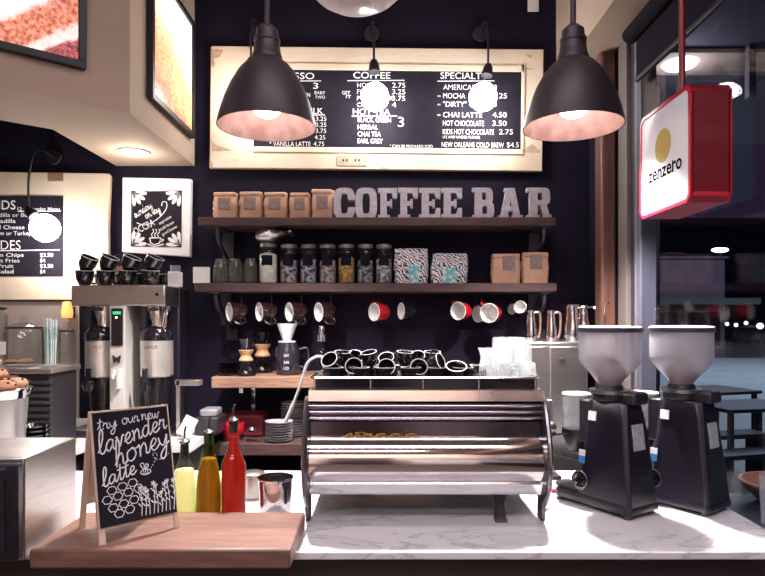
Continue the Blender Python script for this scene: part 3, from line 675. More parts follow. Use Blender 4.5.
# ------------------------------------------------------------ hanging mugs
def mug_parts(t, om, im, r=.050, h=.092):
    link('body', MB().lathe([(0,0),(r*.62,0),(r*.70,.003),(r*.93,h*.3),(r,h*.65),(r,h)], 32), om, t)
    link('lining', MB().lathe([(r,h),(r*.94,h+.001),(r*.93,h*.65),(r*.84,h*.3),(r*.6,.008),(0,.006)], 32), im, t)
    link('handle', MB().tube([(r*.93,0,h*.80),(r*1.35,0,h*.84),(r*1.62,0,h*.55),(r*1.42,0,h*.24),(r*.85,0,h*.24)], .006, 8, smooth=6), om, t)
protos = {}
def hang_mug(px, row, om, im, label, sc=1.0, dirn=(-.80,-.55,-.05), d=3.10, roll=2.5):
    k = (om.name, im.name)
    c = at(px, row, d)
    if k not in protos:
        t = thing('mug', label, 'mug', c, 0, 'mugs hanging under the middle shelf'); mug_parts(t, om, im); protos[k] = t
    else: t = dup(protos[k], label, c)
    t.rotation_mode = 'XYZ'; e = aim(dirn, roll); t.rotation_euler = e; t.scale = (sc,)*3
    # move so that the opening centre sits at the wanted point
    t.location = Vector(c)-Vector(dirn).normalized()*.092*sc
    hp = e.to_matrix() @ Vector((.078*sc, 0, .05*sc))+t.location
    link('cup_hook', MB().tube([(hp.x, hp.y+.01, S2-.045), (hp.x, hp.y+.01, hp.z+.03), (hp.x+.0, hp.y, hp.z-.008), (hp.x, hp.y-.014, hp.z+.008)], .003, 6, smooth=5), iron, sh2)
    return t
for px, lb in ((229, 'leftmost hanging brown mug with white inside, beside the wall bracket'), (259, 'second hanging brown mug from the left, white inside'), (289, 'third hanging brown mug from the left, white inside'), (318.5, 'fourth hanging brown mug, the one nearest the red mugs')):
    hang_mug(px, 312, brownglz, white, lb, roll=-.9)
hang_mug(374, 312, redglz, white, 'leftmost red hanging mug, beside the black mug', .95, (-.75,-.62,0), roll=2.3)
hang_mug(401, 311, blackg, white, 'small black hanging mug between the red mugs', .88, (-.9,-.4,0), roll=2.3)
hang_mug(458, 311, redglz, white, 'red hanging mug in the middle of the right half of shelf', .95, (-.62,-.75,0), roll=2.3)
hang_mug(478, 314, redglz, white, 'red mug hanging behind the one with wide white inside', .9, (-.8,-.6,0), d=3.22, roll=2.3)
hang_mug(489, 313, redglz, white, 'rightmost red hanging mug showing its wide white inside', 1.0, (-.48,-.85,0), d=3.07, roll=2.3)
hang_mug(520, 307, brownglz, white, 'small brown espresso cup hanging at the right shelf end', .66, (-.45,-.88,.2), roll=2.3)
hang_mug(512, 309, brownglz, white, 'small brown espresso cup hanging behind the rightmost one', .6, (-.75,-.6,.1), d=3.22, roll=2.3)

# ------------------------------------------------------------ pour-over things on the short shelf
def chemex(px, d, h, label):
    r = h*.29
    t = thing('pour_over_carafe', label, 'carafe', (X(px, d), d, L1+.0005), 0, 'hourglass carafes on the short shelf')
    link('glass_body', MB().lathe([(0,.002),(r*.9,0),(r,.012),(r*.86,h*.2),(r*.42,h*.46),(r*.36,h*.55),(r*.5,h*.68),(r*.82,h),(r*.80,h),(r*.46,h*.68),(r*.32,h*.55),(r*.38,h*.46),(r*.82,h*.2),(r*.94,.014),(0,.006)], 32), gls, t)
    link('wooden_collar', MB().lathe([(r*.62,h*.40),(r*.66,h*.43),(r*.50,h*.50),(r*.50,h*.53),(r*.46,h*.53)], 24).lathe([(r*.46,h*.57),(r*.50,h*.57),(r*.56,h*.60),(r*.70,h*.69),(r*.64,h*.70)], 24).cyl(r*.47, h*.525, h*.575, 24), mat('pale collar wood', (.50,.27,.14), .5), t)
    link('coffee_filling', MB().lathe([(0,.007),(r*.9,.007),(r*.88,h*.12),(0,h*.12)], 24), mat('dark brew', (.02,.012,.012), .15), t)
chemex(246, 3.02, .185, 'small hourglass glass carafe with wooden collar, left one')
chemex(262.5, 3.20, .215, 'tall hourglass glass carafe with wooden collar, right one')
d = 3.08
t = thing('server_carafe', 'dark glass coffee server under the white cone dripper', 'carafe', (X(288, d), d, L1+.0005))
link('glass_body', MB().lathe([(0,0),(.058,0),(.062,.01),(.062,.13),(.05,.155),(.05,.165)], 32), mat('smoky dark glass', (.02,.018,.026), .15, coat=.4), t)
link('handle', MB().tube([(.06,0,.13),(.10,0,.13),(.10,0,.04),(.06,0,.04)], .006, 8, smooth=4), blackp, t)
mb = MB(); c_ = 0
for s, z in (('360', .095), ('240', .06), ('120', .03)): put_text(mb, s, -.012, .014, z, .014, -.0635)
link('measure_marks', mb, chalk, t, smooth=False)
t = thing('cone_dripper', 'white cone coffee dripper on top of the dark server', 'dripper', (X(287, d), d, L1+.166))
link('cone', MB().lathe([(.02,.008),(.026,.02),(.052,.095),(.049,.095),(.022,.02),(.016,.008)], 32), mat('pale mint ceramic', (.68,.75,.74), .3), t)
link('flange', MB().lathe([(.0,0),(.045,0),(.045,.006),(.02,.008),(0,.008)], 32), mat('pale mint ceramic flange', (.6,.68,.67), .3), t)
sauc_b = [(0,.0),(.03,0),(.034,.003),(.058,.010),(.060,.0125),(.055,.012),(.033,.006),(0,.005)]
sm = None
for i in range(6):
    lb = '%s black saucer of the stack on the short shelf' % ['bottom', 'second from bottom', 'third from bottom', 'fourth from bottom', 'fifth from bottom', 'topmost'][i]
    loc = (X(229, 3.05), 3.05, L1+.0005+i*.0105)
    if i == 0: sm = tag(link('saucer', MB().lathe(sauc_b, 32), blackg, None, loc=loc), lb, 'saucer', 'black saucers on the short shelf')
    else: dup(sm, lb, loc)
# chrome syrup dispenser seen above the machine's left end
t = thing('pump_bottle', 'slim chrome capped bottle behind the cups at machine left end', 'bottle', (X(319, 2.9), 3.03, L1+.0005))
link('body', MB().lathe([(0,0),(.035,0),(.037,.01),(.037,.10),(.025,.13),(.019,.15),(.019,.175),(0,.175)], 24), gls, t)
link('cap', MB().lathe([(0,.172),(.024,.172),(.024,.205),(.016,.21),(.017,.235),(.012,.25),(0,.252)], 20), chrome, t)

# saucer stacks on the lowest shelf
wsm = mat('white rimmed saucer glaze', (.50,.47,.50), .25, coat=.3)
sp_ = None
ords = ['bottom', 'second from bottom', 'third from bottom', 'fourth from bottom', 'fifth from bottom', 'sixth from bottom', 'seventh from bottom', 'eighth from bottom', 'ninth from bottom', 'tenth from bottom', 'eleventh from bottom', 'twelfth from bottom', 'thirteenth from bottom', 'topmost']
sau = [(0,0),(.04,0),(.045,.003),(.068,.010),(.070,.013),(.065,.0125),(.043,.006),(0,.0055)]
for (px, dd, n, wd_) in ((279, 3.0, 8, 'short front stack of saucers'), (294, 3.14, 14, 'tall rear stack of saucers')):
    for i in range(n):
        lb = '%s saucer in the %s' % (ords[i] if i < n-1 else 'topmost', wd_)
        loc = (X(px, dd), dd, L2+.0005+i*.0125)
        if sp_ is None: sp_ = tag(link('saucer', MB().lathe(sau, 32), wsm, None, loc=loc), lb, 'saucer', 'pale saucers in two stacks')
        else: dup(sp_, lb, loc, (0, 0, i*.7))
tag(link('storage_box', MB().box(X(226, 3.15), X(266, 3.15), 3.10, 3.26, L2+.0005, L2+.115), mat('dark red box', (.14,.006,.015), .5), None, .012), 'dark red box at the back of the lowest shelf', 'box')
tag(link('red_bowl', MB().lathe([(0,0),(.03,0),(.04,.01),(.06,.05),(.064,.085),(.06,.085),(.054,.05),(.03,.014),(0,.01)], 28), redglz, None, loc=(X(232, 3.02), 3.02, L2+.0005)), 'red bowl at the left end of the lowest shelf', 'bowl')
t = thing('glass_shaker', 'small clear shaker with chrome top on the lowest shelf', 'shaker', (X(252, 2.99), 2.99, L2+.0005))
link('body', MB().lathe([(0,0),(.026,0),(.028,.005),(.024,.05),(0,.05)], 20), gls, t); link('cap', MB().lathe([(.025,.048),(.026,.06),(.015,.074),(0,.076)], 20), chrome, t)

# ------------------------------------------------------------ espresso machine
em = thing('espresso_machine', 'long chrome espresso machine standing on the marble counter', 'espresso machine', (X(426, 1.8), 1.80, CZ))
ex0, ex1 = -.366, .366
def e_(row): return Z(row, 1.8)-CZ     # height above the counter
def ext(name, prof, m, x0=ex0+.014, x1=ex1-.014, bevel=0):
    """extrude a (y,z) outline along x"""
    return link(name, MB().prism([(y, z) for y, z in prof], x0, x1, Matrix(((0,0,1,0),(1,0,0,0),(0,1,0,0),(0,0,0,1)))), m, em, bevel)
bodym = mat('dark machine underside', (.03,.027,.03), .35, .6)
ext('body', [(.03, e_(493)), (.03, e_(404)), (.03, e_(392)), (.54, e_(392)), (.54, e_(470)), (.50, e_(493))], bodym)
ext('top_trim', [(.0, e_(402)), (-.006, e_(401)), (-.0015, e_(390.5)), (.002, e_(389.5)), (.055, e_(389.5)), (.055, e_(402))], steelm)
gp = []
for k in range(3):
    zc = e_(406+k*6.2)
    for a in range(7):
        an = PI/2+PI*a/6; gp.append((.012+.012*math.cos(an)*1.0, zc+.0085*math.sin(an)))
gp = gp+[(.04, gp[-1][1]), (.04, gp[0][1])]
ext('grille', gp, mat('dark louvre steel', (.34,.30,.34), .16, 1))
darkst = mat('dark mirror panel', (.16,.13,.15), .16, 1)
ext('upper_panel', [(.002, e_(436)), (.004, e_(422)), (.04, e_(422)), (.04, e_(436))], darkst)
cp = [(.004,436),(-.010,440),(-.022,446),(-.030,453),(-.034,461),(-.032,468),(-.026,474),(-.016,479.5)]
ext('curved_panel', [(y, e_(r)) for y, r in catmull(cp, 4)]+[(.04, e_(479.5)), (.04, e_(436))], steelm)
ext('lower_panel', [(-.012, e_(480.5)), (-.016, e_(483)), (-.004, e_(492)), (.004, e_(495)), (.04, e_(495)), (.04, e_(480.5))], mat('steel with painted reflection', (.95,.94,.96), .12, 1))  # lighter steel tone imitates the bright marble reflection
mb = MB(); lx = lambda px: X(px, 1.8)-em.location.x
cursive(mb, 'strada', lx(343), lx(418), e_(437.2), e_(437.2), .0115, .0042, -.0055, .45)
link('script_badge', mb, gold, em, smooth=False)
em_badge_plate = link('badge_bar', MB().box(lx(310), lx(535), -.003, .006, e_(437), e_(435.8)), chrome, em)
# tray, rail
link('cup_tray', MB().box(ex0+.02, ex1-.02, .05, .50, e_(391), e_(389)), bodym, em)
mb = MB()
rz = e_(378.5)
mb.tube([(ex0+.03, .02, rz), (ex1-.03, .02, rz), (ex1-.02, .035, rz), (ex1-.02, .48, rz), (ex1-.03, .50, rz), (ex0+.03, .50, rz), (ex0+.02, .48, rz), (ex0+.02, .035, rz), (ex0+.03, .02, rz)], .0045, 8)
link('cup_rail', mb, chrome, em)
mb = MB()
for px_ in (ex0+.03, ex0+.20, ex0+.36, ex0+.53, ex1-.03):
    for yy in (.03, .49): mb.cyl(.004, e_(391), rz, 10, T(px_, yy, 0))
link('rail_posts', mb, chrome, em)
link('rail_panel', MB().box(ex0+.03, ex1-.03, .028, .032, e_(390), e_(380)), mat('dark rail glass', (.012,.010,.014), .08), em)
prof = [(.05, 402), (.02, 400), (-.004, 412), (-.030, 430), (-.048, 447), (-.052, 462), (-.040, 478), (-.012, 496), (.018, 506), (.03, 524.5), (.075, 524.5), (.07, 505), (.10, 494), (.45, 494), (.50, 505), (.51, 524.5), (.55, 524.5), (.56, 480), (.56, 402)]
for x0 in (ex0, ex1-.014):
    ext('side_panel', [(y, e_(r)) for y, r in prof], blackm, x0, x0+.014, .002)
    e2 = [(y, e_(r)) for y, r in catmull([(a, b) for a, b in prof[:9]], 4)]
    mb = MB().tube([(x0+.007, y-.002, z) for y, z in e2], .0085, 8)
    link('edge_trim', mb, mat('satin grey trim', (.22,.20,.22), .25, .8), em)
for x_ in (-.03+.26, -.20):
    for y_ in (.035, .44):
        link('leg', MB().loft([[(x_+a*s, y_+b*s+o_, z) for a, b in ((-.018,-.018),(.018,-.018),(.018,.018),(-.018,.018))] for s, o_, z in ((1.1, 0, 0.0), (.9, .004, .012), (.75, .012, .05), (1.2, .02, e_(494)+.01))]) if (x_ > 0 or y_ > .2) else MB().loft([[(x_+a*s, y_+.36+b*s, z) for a, b in ((-.018,-.018),(.018,-.018),(.018,.018),(-.018,.018))] for s, z in ((1, 0), (1.2, e_(494)+.01))]), blackm, em, .003)
link('drip_pan', MB().box(ex0+.05, ex1-.05, .10, .46, e_(500), e_(492)), bodym, em, .004)
mb = MB()
for px_ in (373, 392, 437, 458): x_ = X(px_, 1.95)-em.location.x; mb.cyl(.006, e_(511), e_(498), 10, T(x_, .24, 0)).cyl(.011, e_(500), e_(496), 12, T(x_, .24, 0))  # chrome rods imitate small upright reflections under the body
link('glint_rods', mb, chrome, em)
# steam wand swung out over the left end
def el(px, row, d): v = at(px, row, d); return (v.x-em.location.x, v.y-em.location.y, v.z-em.location.z)
mb = MB().tube([el(322, 357, 2.28), el(316, 357, 2.28), el(307, 364, 2.29), el(301, 383, 2.29), el(294, 402, 2.29)], .0055, 8, smooth=6).tube([el(294, 402, 2.29), el(285, 423, 2.29)], .0075, 8)
mb.tube([el(322, 357, 2.28), el(324, 364, 2.28), el(324, 388, 2.28)], .007, 8, smooth=4)
link('steam_wand', mb, mat('pale satin wand', (.72,.70,.72), .25, .3), em)

# ------------------------------------------------------------ cups on the machine
TZ = CZ+e_(389)+.0008
def cup_parts(t, r=.033, h=.056):
    cb = link('body', MB().lathe([(0,0),(r*.55,0),(r*.62,.003),(r*.9,h*.4),(r,h*.97),(r*.9,h*.96),(r*.80,h*.4),(r*.5,.007),(0,.006)], 28), blackg, t)
    link('rim', MB().lathe([(r*.93,h*.965),(r*1.01,h*.965),(r*1.01,h*1.0),(r*.93,h*1.0)], 28, closed=True), rimm, cb)
    link('handle', MB().tube([(r*.93,0,h*.78),(r*1.42,0,h*.80),(r*1.62,0,h*.5),(r*1.35,0,h*.25),(r*.75,0,h*.27)], .0045, 8, smooth=5), blackg, t)
cup0 = None
rimm = mat('cup rim highlight', (.62,.60,.62), .2)  # pale tone imitates the gloss highlight on black rims
def cup(label, loc, dirn=(0, 0, 1), roll=0, group='black cups on the espresso machine', sc=1):
    global cup0
    if cup0 is None:
        cup0 = thing('espresso_cup', label, 'cup', loc, 0, group); cup_parts(cup0); c = cup0
    else: c = dup(cup0, label, loc, None, group)
    c.rotation_mode = 'XYZ'; c.rotation_euler = aim(dirn, roll); c.scale = (sc,)*3
    return c
pos = ['first', 'second', 'third', 'fourth', 'fifth', 'sixth']
for i in range(6):
    x_ = X(334+i*25.5, 1.95)
    cup('upright black cup, %s from left in the front row on the machine' % pos[i], (x_, 1.915, TZ), (0,0,1), random.uniform(-2.6, -.4))
    cup('upright black cup, %s from left in the back row on the machine' % pos[i], (x_+.012, 2.01, TZ), (0,0,1), random.uniform(-1, 1))
upp = [(329, 359, (-.35,-.72,.62), 'leftmost'), (353.5, 365.5, (-.12,-.88,.45), 'second from left'), (386.5, 366.5, (.05,-.88,.45), 'third from left'), (419, 366.5, (.05,-.88,.45), 'fourth from left'), (441, 361, (.8,-.5,.35), 'fifth from left')]
for px, row, dr, nm_ in upp:
    c = at(px, row, 1.90); dn = Vector(dr).normalized()
    cup('black cup with rim highlight tipped toward the viewer on the machine, %s' % nm_, c-dn*.047, dr, 1.2, sc=.84)
for px, row, dr, nm_ in [(355, 355, (.1,-.62,.75), 'second from left'), (386, 357, (-.15,-.6,.78), 'third from left'), (417, 355.5, (-.15,-.6,.78), 'rightmost')]:
    c = at(px, row, 1.98); dn = Vector(dr).normalized()
    cup('black cup tipped upward in the rear upper row on the machine, %s' % nm_, c-dn*.045, dr, 1.0, sc=.80)
for i, px in enumerate((342, 371, 404, 432)):
    cup('upright black cup resting on the lower cups of the machine, %s from left' % pos[i], (X(px, 1.98), 1.975, TZ+.057), (random.uniform(-.2,.2), random.uniform(-.25,0), 1), random.uniform(-2.5, .5), sc=.82)
cup('lone low black cup near the glasses on the machine', (X(455, 1.92), 1.91, TZ+.012), (0, -.45, .9), .5)
# glasses
gp_ = [(0,.0),(.036,0),(.037,.004),(.029,.088),(.027,.092),(0,.092)]
gl0 = None
def tumbler(label, loc, sc=1):
    global gl0
    if gl0 is None: gl0 = tag(link('tumbler', MB().lathe([(.034,0),(.037,0),(.036,.03),(.031,.088),(.028,.092),(0,.092),(0,.084),(.026,.083),(.033,.03),(.034,0)], 24), glsw, None, loc=loc), label, 'glass', 'clear tumblers on the machine'); g = gl0
    else: g = dup(gl0, label, loc)
    g.scale = (sc, sc, sc); return g
k = 0
wl = ['left', 'middle', 'right']
for j, yy in enumerate((1.90, 1.985)):
    for i, px in enumerate((500, 515.5, 531)):
        tumbler('upside down clear tumbler, lower layer %s, %s row on the machine' % (wl[i], ['front', 'rear'][j]), (X((500, 514.5, 529)[i], 1.9)-.004, yy, TZ), .78)
for j, yy in enumerate((1.90, 1.985)):
    for i, px in enumerate((503, 523)):
        tumbler('upside down clear tumbler, upper layer %s, %s row on the machine' % (['left', 'right'][i], ['front', 'rear'][j]), (X((506, 522)[i], 1.9), yy, TZ+.092*.78), .84)
t = thing('glass_creamer', 'small clear glass creamer left of the tumblers on machine', 'glass jug', (X(489, 1.93), 1.96, TZ))
link('body', MB().lathe([(0,.0),(.022,0),(.028,.01),(.026,.06),(.022,.085),(.030,.115),(.027,.115),(.019,.085),(.023,.06),(0,.012)], 24), glsw, t)
link('handle', MB().tube([(.024,0,.09),(.045,0,.08),(.045,0,.04),(.026,0,.03)], .004, 8, smooth=4), glsw, t)
for i, px in enumerate((468, 479)):
    tag(link('shot_glass', MB().lathe([(0,0),(.020,0),(.024,.045),(.022,.045),(.018,.006),(0,.006)], 20), gls, None, loc=(X(px, 1.93), 1.90+i*.02, TZ)), ['left small clear shot glass', 'right small clear shot glass'][i]+' beside the black cups on the machine', 'glass', 'shot glasses on the machine')

# ------------------------------------------------------------ grinders
def grinder(loc, label, ang):
    t = thing('coffee_grinder', label, 'coffee grinder', loc, ang, 'black grinders with frosted hoppers')
    def ring_(x0, x1, y0, y1, z, c_): return [(x0+c_, y0, z), (x1-c_, y0, z), (x1, y0+c_, z), (x1, y1-c_, z), (x1-c_, y1, z), (x0+c_*1.6, y1, z), (x0, y1-c_*1.6, z), (x0, y0+c_, z)]
    link('body', MB().loft([ring_(0,.155,0,.21,.018,.010), ring_(.004,.152,.004,.205,.08,.012), ring_(.024,.138,.03,.188,.30,.014), ring_(.030,.132,.04,.18,.345,.016), ring_(.036,.126,.046,.174,.352,.012)]), blackm, t, .004)
    link('base_plate', MB().loft([ring_(-.002,.158,-.002,.30,.012,.012), ring_(-.002,.158,-.002,.30,.032,.012), ring_(.004,.152,.01,.285,.05,.012)]), blackm, t, .003)
    for x_, y_ in ((.02,.02),(.136,.02),(.02,.28),(.136,.28)): link('foot', MB().cyl(.012, 0, .013, 16, T(x_, y_, 0)), mat('grey rubber foot', (.10,.09,.10), .3, .5), t)
    hc = (.075, .125)
    link('collar', MB().lathe([(0,.35),(.052,.35),(.058,.356),(.058,.372),(.046,.378),(.04,.40),(0,.40)], 32, T(*hc, 0)), blackp, t)
    link('adjusting_ring', MB().lathe([(.056,.374),(.066,.374),(.066,.386),(.046,.388)], 32, T(*hc, 0)).tube([(hc[0]+.05, hc[1]-.03, .38), (hc[0]-.01, hc[1]-.10, .383)], .005, 8), mat('satin steel ring', (.35,.33,.35), .3, .9), t)
    link('head_cover', MB().box(.05,.125,.015,.10,.345,.385), blackp, t, .01)
    r = .0975
    hp = [(.030,.392),(.034,.40),(.058,.432),(.085,.462),(.095,.478),(r,.493),(r,.584)]
    hop = link('hopper', MB().lathe(hp+[(a-.003, b) for a, b in hp[::-1]], 48, T(*hc, 0)), hopm, t)
    link('hopper_rim', MB().lathe([(r-.002,.574),(r+.004,.574),(r+.005,.587),(r-.002,.587)], 48, T(*hc, 0), closed=True), mat('grey hopper rim', (.045,.045,.06), .4), hop)
    link('hopper_lid', MB().lathe([(0,.594),(.02,.595),(r-.005,.593),(r+.002,.590),(r+.002,.5865),(0,.5865)], 48, T(*hc, 0)), mat('milky lid', (.66,.64,.68), .35), hop)
    link('coffee_beans', MB().lathe([(0,.400),(.028,.400),(.052,.432),(.048,.45),(.018,.488),(0,.492)], 24, T(*hc, 0)), mat('pale roasted beans', (.30,.19,.17), .7, col2=(.18,.10,.09), scale=70, bump=.6, bscale=80), hop)
    dc = (.08, .262)
    dos = link('doser', MB().lathe([(0,.238),(.045,.238),(.048,.245),(.048,.352),(.045,.352),(.045,.25),(0,.25)], 32, T(*dc, 0)), glsw, t)
    link('doser_lid', MB().cyl(.050, .352, .360, 32, T(*dc, 0)), white, dos, .002)
    link('doser_body', MB().lathe([(0,.236),(.05,.237),(.05,.215),(.025,.16),(0,.16)], 32, T(*dc, 0)), blackp, t)
    link('doser_mount', MB().box(.05, .11, .18, .23, .20, .345), blackp, t, .006)
    link('portafilter_fork', MB().box(.06,.066,.20,.34,.13,.14).box(.095,.101,.20,.34,.13,.14).box(.05,.11,.185,.205,.12,.17), blackp, t, .002)
    link('doser_lever', MB().tube([(.03,.262,.225),(-.02,.262,.225),(-.05,.25,.235)], .004, 8).cyl(.010, 0, .03, 14, T(-.05,.25,.235) @ RY(-PI/2)), blackp, t)
    fx = lambda z: (.004+(z-.08)*.020/.22 if z < .30 else .024+(z-.30)*.006/.045)-.0008
    fy = lambda z: .004+(z-.08)*.026/.22-.0008
    def lab(face, a0, a1, z0, z1, m, name):
        if face == 'x': v = [(fx(z0)+.0, a0, z0), (fx(z0), a1, z0), (fx(z1), a1, z1), (fx(z1), a0, z1)]; off = (-.002, 0, 0)
        else: v = [(a0, fy(z0), z0), (a1, fy(z0), z0), (a1, fy(z1), z1), (a0, fy(z1), z1)]; off = (0, -.002, 0)
        v2 = [tuple(p+q for p, q in zip(a, off)) for a in v]
        link(name, MB().add(v+v2, [(0,1,2,3),(4,5,6,7),(0,1,5,4),(1,2,6,5),(2,3,7,6),(3,0,4,7)]), m, t, smooth=False)
    lab('x', .138, .168, .285, .315, paper, 'sticker')
    lab('x', .172, .196, .165, .185, paper, 'sticker'); lab('x', .172, .196, .142, .165, mat('blue sticker', (.03,.22,.58), .5), 'sticker')
    lab('y', .048, .105, .205, .285, mat('silvery printed label', (.42,.47,.52), .35, .3, col2=(.62,.66,.70), scale=60), 'maker_label')
    dia = link('dial', MB().lathe([(0,0),(.030,0),(.030,.006),(.024,.010),(.022,.010),(.018,.006),(0,.006)], 28, T(-.001,.178,.088) @ RY(-PI/2)), blackg, t)
    mb = MB().lathe([(.028,.006),(.031,.006),(.031,.009),(.028,.009)], 32, T(-.001,.178,.088) @ RY(-PI/2), closed=True)
    for a in range(0, 360, 45): mb.box(-.001, .001, .012, .017, .0065, .0075, T(-.001,.178,.088) @ RY(-PI/2) @ RZ(math.radians(a)))
    link('dial_marks', mb, steel, dia)
    return t
G1 = grinder((.752, 1.822, CZ+.0005), 'black coffee grinder nearer the espresso machine', math.radians(33))
G2 = dup(G1, 'black coffee grinder nearest the window and hanging red sign', (1.010, 1.855, CZ+.0005), (0, 0, math.radians(36)))

# ------------------------------------------------------------ bottles and cups behind the board
def liquid(name, c): return glass(name, c, rough=.1, body=.75, bodycol=c)
def bottle(px, d, r, h, label, liq, neckm, spec):
    t = thing('syrup_bottle', label, 'bottle', (X(px, d), d, CZ+.0005), 0, 'syrup bottles with pour spouts')
    P_ = [(0,.0),(r*.95,0),(r,.01)]+spec+[(.013,h)]
    link('glass_body', MB().lathe(P_, 28), neckm, t)
    ins = [(0,.004),(r*.92,.004),(r*.93,.012)]+[(max(a-.003, .008), b) for a, b in spec]
    ins = [p for p in ins if p[1] <= h*liq[1]]; ins += [(0, ins[-1][1]+.001)]
    link('syrup_filling', MB().lathe(ins, 28), liq[0], t)
    link('pour_spout', MB().lathe([(0,h-.02),(.012,h-.02),(.0125,h),(.017,h+.001),(.016,h+.006),(.006,h+.012),(.004,h+.014)], 16).tube([(0,0,h+.01),(.0,0,h+.035),(.004,0,h+.052)], .0035, 8), mat('pour spout metal', (.30,.28,.30), .25, .9), t)
    link('stopper', MB().cyl(.0125, h-.035, h-.0005, 16), blackp, t)
bottle(184.5, 1.86, .034, .232, 'clear bottle of pale yellow syrup beside the sign', (liquid('pale yellow syrup', (1,.98,.62)), .72), gls, [(.034,.12),(.030,.15),(.018,.175),(.0145,.20)])
bottle(208.5, 1.86, .040, .262, 'green necked bottle of orange syrup, middle of three', (liquid('orange amber syrup', (.72,.25,.04)), .80), glass('green glass', (.62,.88,.40)), [(.040,.09),(.036,.13),(.024,.185),(.0165,.22),(.0145,.245)])
bottle(233.5, 1.86, .039, .300, 'bottle of deep red syrup beside the steel cup', (liquid('deep red syrup', (.56,.045,.022)), .90), glass('clear bottle glass', (.9,.85,.82)), [(.039,.155),(.037,.17),(.026,.195),(.018,.215),(.016,.25),(.0155,.28)])
t = thing('steel_cup', 'round stainless steel cup beside the red syrup bottle', 'metal cup', (X(275, 1.88), 1.88, CZ+.0005))
link('body', MB().lathe([(0,0),(.046,0),(.049,.004),(.053,.115),(.0575,.119),(.0575,.122),(.052,.122),(.047,.008),(0,.006)], 40), chrome, t)
t = thing('steel_canister', 'low steel canister with lid behind the red syrup bottle', 'canister', (X(253, 2.08), 2.08, CZ+.0005))
link('body', MB().cyl(.04, 0, .075, 28), steel, t); link('lid', MB().lathe([(0,.090),(.03,.088),(.043,.083),(.043,.075),(0,.075)], 28), steel, t)

# ------------------------------------------------------------ A-frame sign
p0 = Vector((-.704, 1.495)); p1 = Vector((-.562, 1.620)); dr = (p1-p0).normalized(); W_ = (p1-p0).length+.002
sg = thing('tabletop_sign', 'wooden A-frame chalkboard advertising lavender honey latte', 'sign', (p0.x, p0.y, CZ+.051), math.atan2(dr.y, dr.x))
BW = .205; BH = .335; tilt = math.asin(.085/BH)
palew = mat('pale pine', (.62,.46,.37), .6, col2=(.52,.37,.29), scale=8, stretch=(8,8,1))
Mf = RX(-tilt)
mb = MB(Mf).box(0, .016, 0, .011, 0, BH).box(BW-.012, BW, 0, .011, 0, BH).box(0, BW, 0, .011, BH-.008, BH).box(.016, BW-.012, .001, .010, .035, .047)
link('front_frame', mb, palew, sg, .001)
link('chalkboard', MB(Mf).box(.005, BW-.004, -.0035, -.0002, .042, BH-.004), slate, sg)
Mb = T(0, .185, 0) @ RX(tilt)
mb = MB(Mb).box(0, .014, -.011, 0, 0, BH).box(BW-.014, BW, -.011, 0, 0, BH).box(.014, BW-.014, -.010, -.001, .07, .085).box(.014, BW-.014, -.010, -.001, BH-.03, BH)
link('rear_frame', mb, palew, sg, .001)
link('rear_panel', MB(Mb).box(.014, BW-.014, -.008, -.003, .085, BH-.03), palew, sg)
mb = MB(Mf); yy = -.0045
# board coordinates 0..BW, .042..BH
def bw(u, v): return (.005+u*(BW-.009), .042+(1-v)*(BH-.046))
def cur(s, u0, v0, u1, v1, xh, wd):
    a = bw(u0, v0); b = bw(u1, v1); cursive(mb, s, a[0], b[0], a[1], b[1], xh, wd, yy)
cur('try', .05, .165, .30, .14, .017, .0026); cur('our', .37, .13, .60, .115, .016, .0026); cur('new', .63, .11, .88, .10, .016, .0026)
cur('lavender', .04, .38, .97, .21, .029, .0036)
cur('honey', .24, .51, .98, .36, .032, .0036)
cur('latte', .06, .665, .50, .585, .023, .0034)
hexr = .0135
for q, r_ in ((0,0),(1,0),(2,0),(0,1),(1,1),(2,1),(3,1),(0,2),(1,2),(2,2),(3,2),(1,3),(2,3)):
    if (q, r_) in ((0,0),): pass
    c = bw(.13+q*.135-(.065 if r_ % 2 else 0)+.04, .70+r_*.075-q*.018)
    if c[0] < .016: continue
    pts = [(c[0]+hexr*.92*math.cos(PI/3*k), c[1]+hexr*.8*math.sin(PI/3*k)) for k in range(7)]
    ribbon(mb, pts, .0022, yy, k=0)
rr = random.Random(3)
for i in range(9):
    u = .52+i*.055; c = bw(u, .97); tv = .70+.10*rr.random()-(.06 if i > 5 else 0); e = bw(u+rr.uniform(-.02,.03), tv)
    ribbon(mb, [c, ((c[0]+e[0])/2+.003, (c[1]+e[1])/2), e], .0018, yy)
    for k in range(4):
        f = .35+k*.2; m0 = (c[0]+(e[0]-c[0])*f, c[1]+(e[1]-c[1])*f); s2 = 1 if k % 2 else -1
        ribbon(mb, [m0, (m0[0]+s2*.006, m0[1]+.008)], .0026, yy, k=0)
    for k in range(5): ribbon(mb, [e, (e[0]+.006*math.cos(k*1.25), e[1]+.007*math.sin(k*1.25))], .0028, yy, k=0)
c = bw(.62, .585)   # bee
ribbon(mb, [(c[0]-.013, c[1]), (c[0]-.004, c[1]+.007), (c[0]+.010, c[1]+.004), (c[0]+.014, c[1]-.001), (c[0]+.006, c[1]-.007), (c[0]-.008, c[1]-.006), (c[0]-.013, c[1])], .0024, yy)
for k in (-.005, 0, .005): ribbon(mb, [(c[0]+k, c[1]+.006), (c[0]+k+.001, c[1]-.006)], .0018, yy, k=0)
ribbon(mb, [(c[0]-.004, c[1]+.006), (c[0]-.012, c[1]+.020), (c[0]-.003, c[1]+.022), (c[0]-.002, c[1]+.006)], .0022, yy)
ribbon(mb, [(c[0]+.000, c[1]+.006), (c[0]+.004, c[1]+.020), (c[0]+.009, c[1]+.015), (c[0]+.002, c[1]+.006)], .0022, yy)
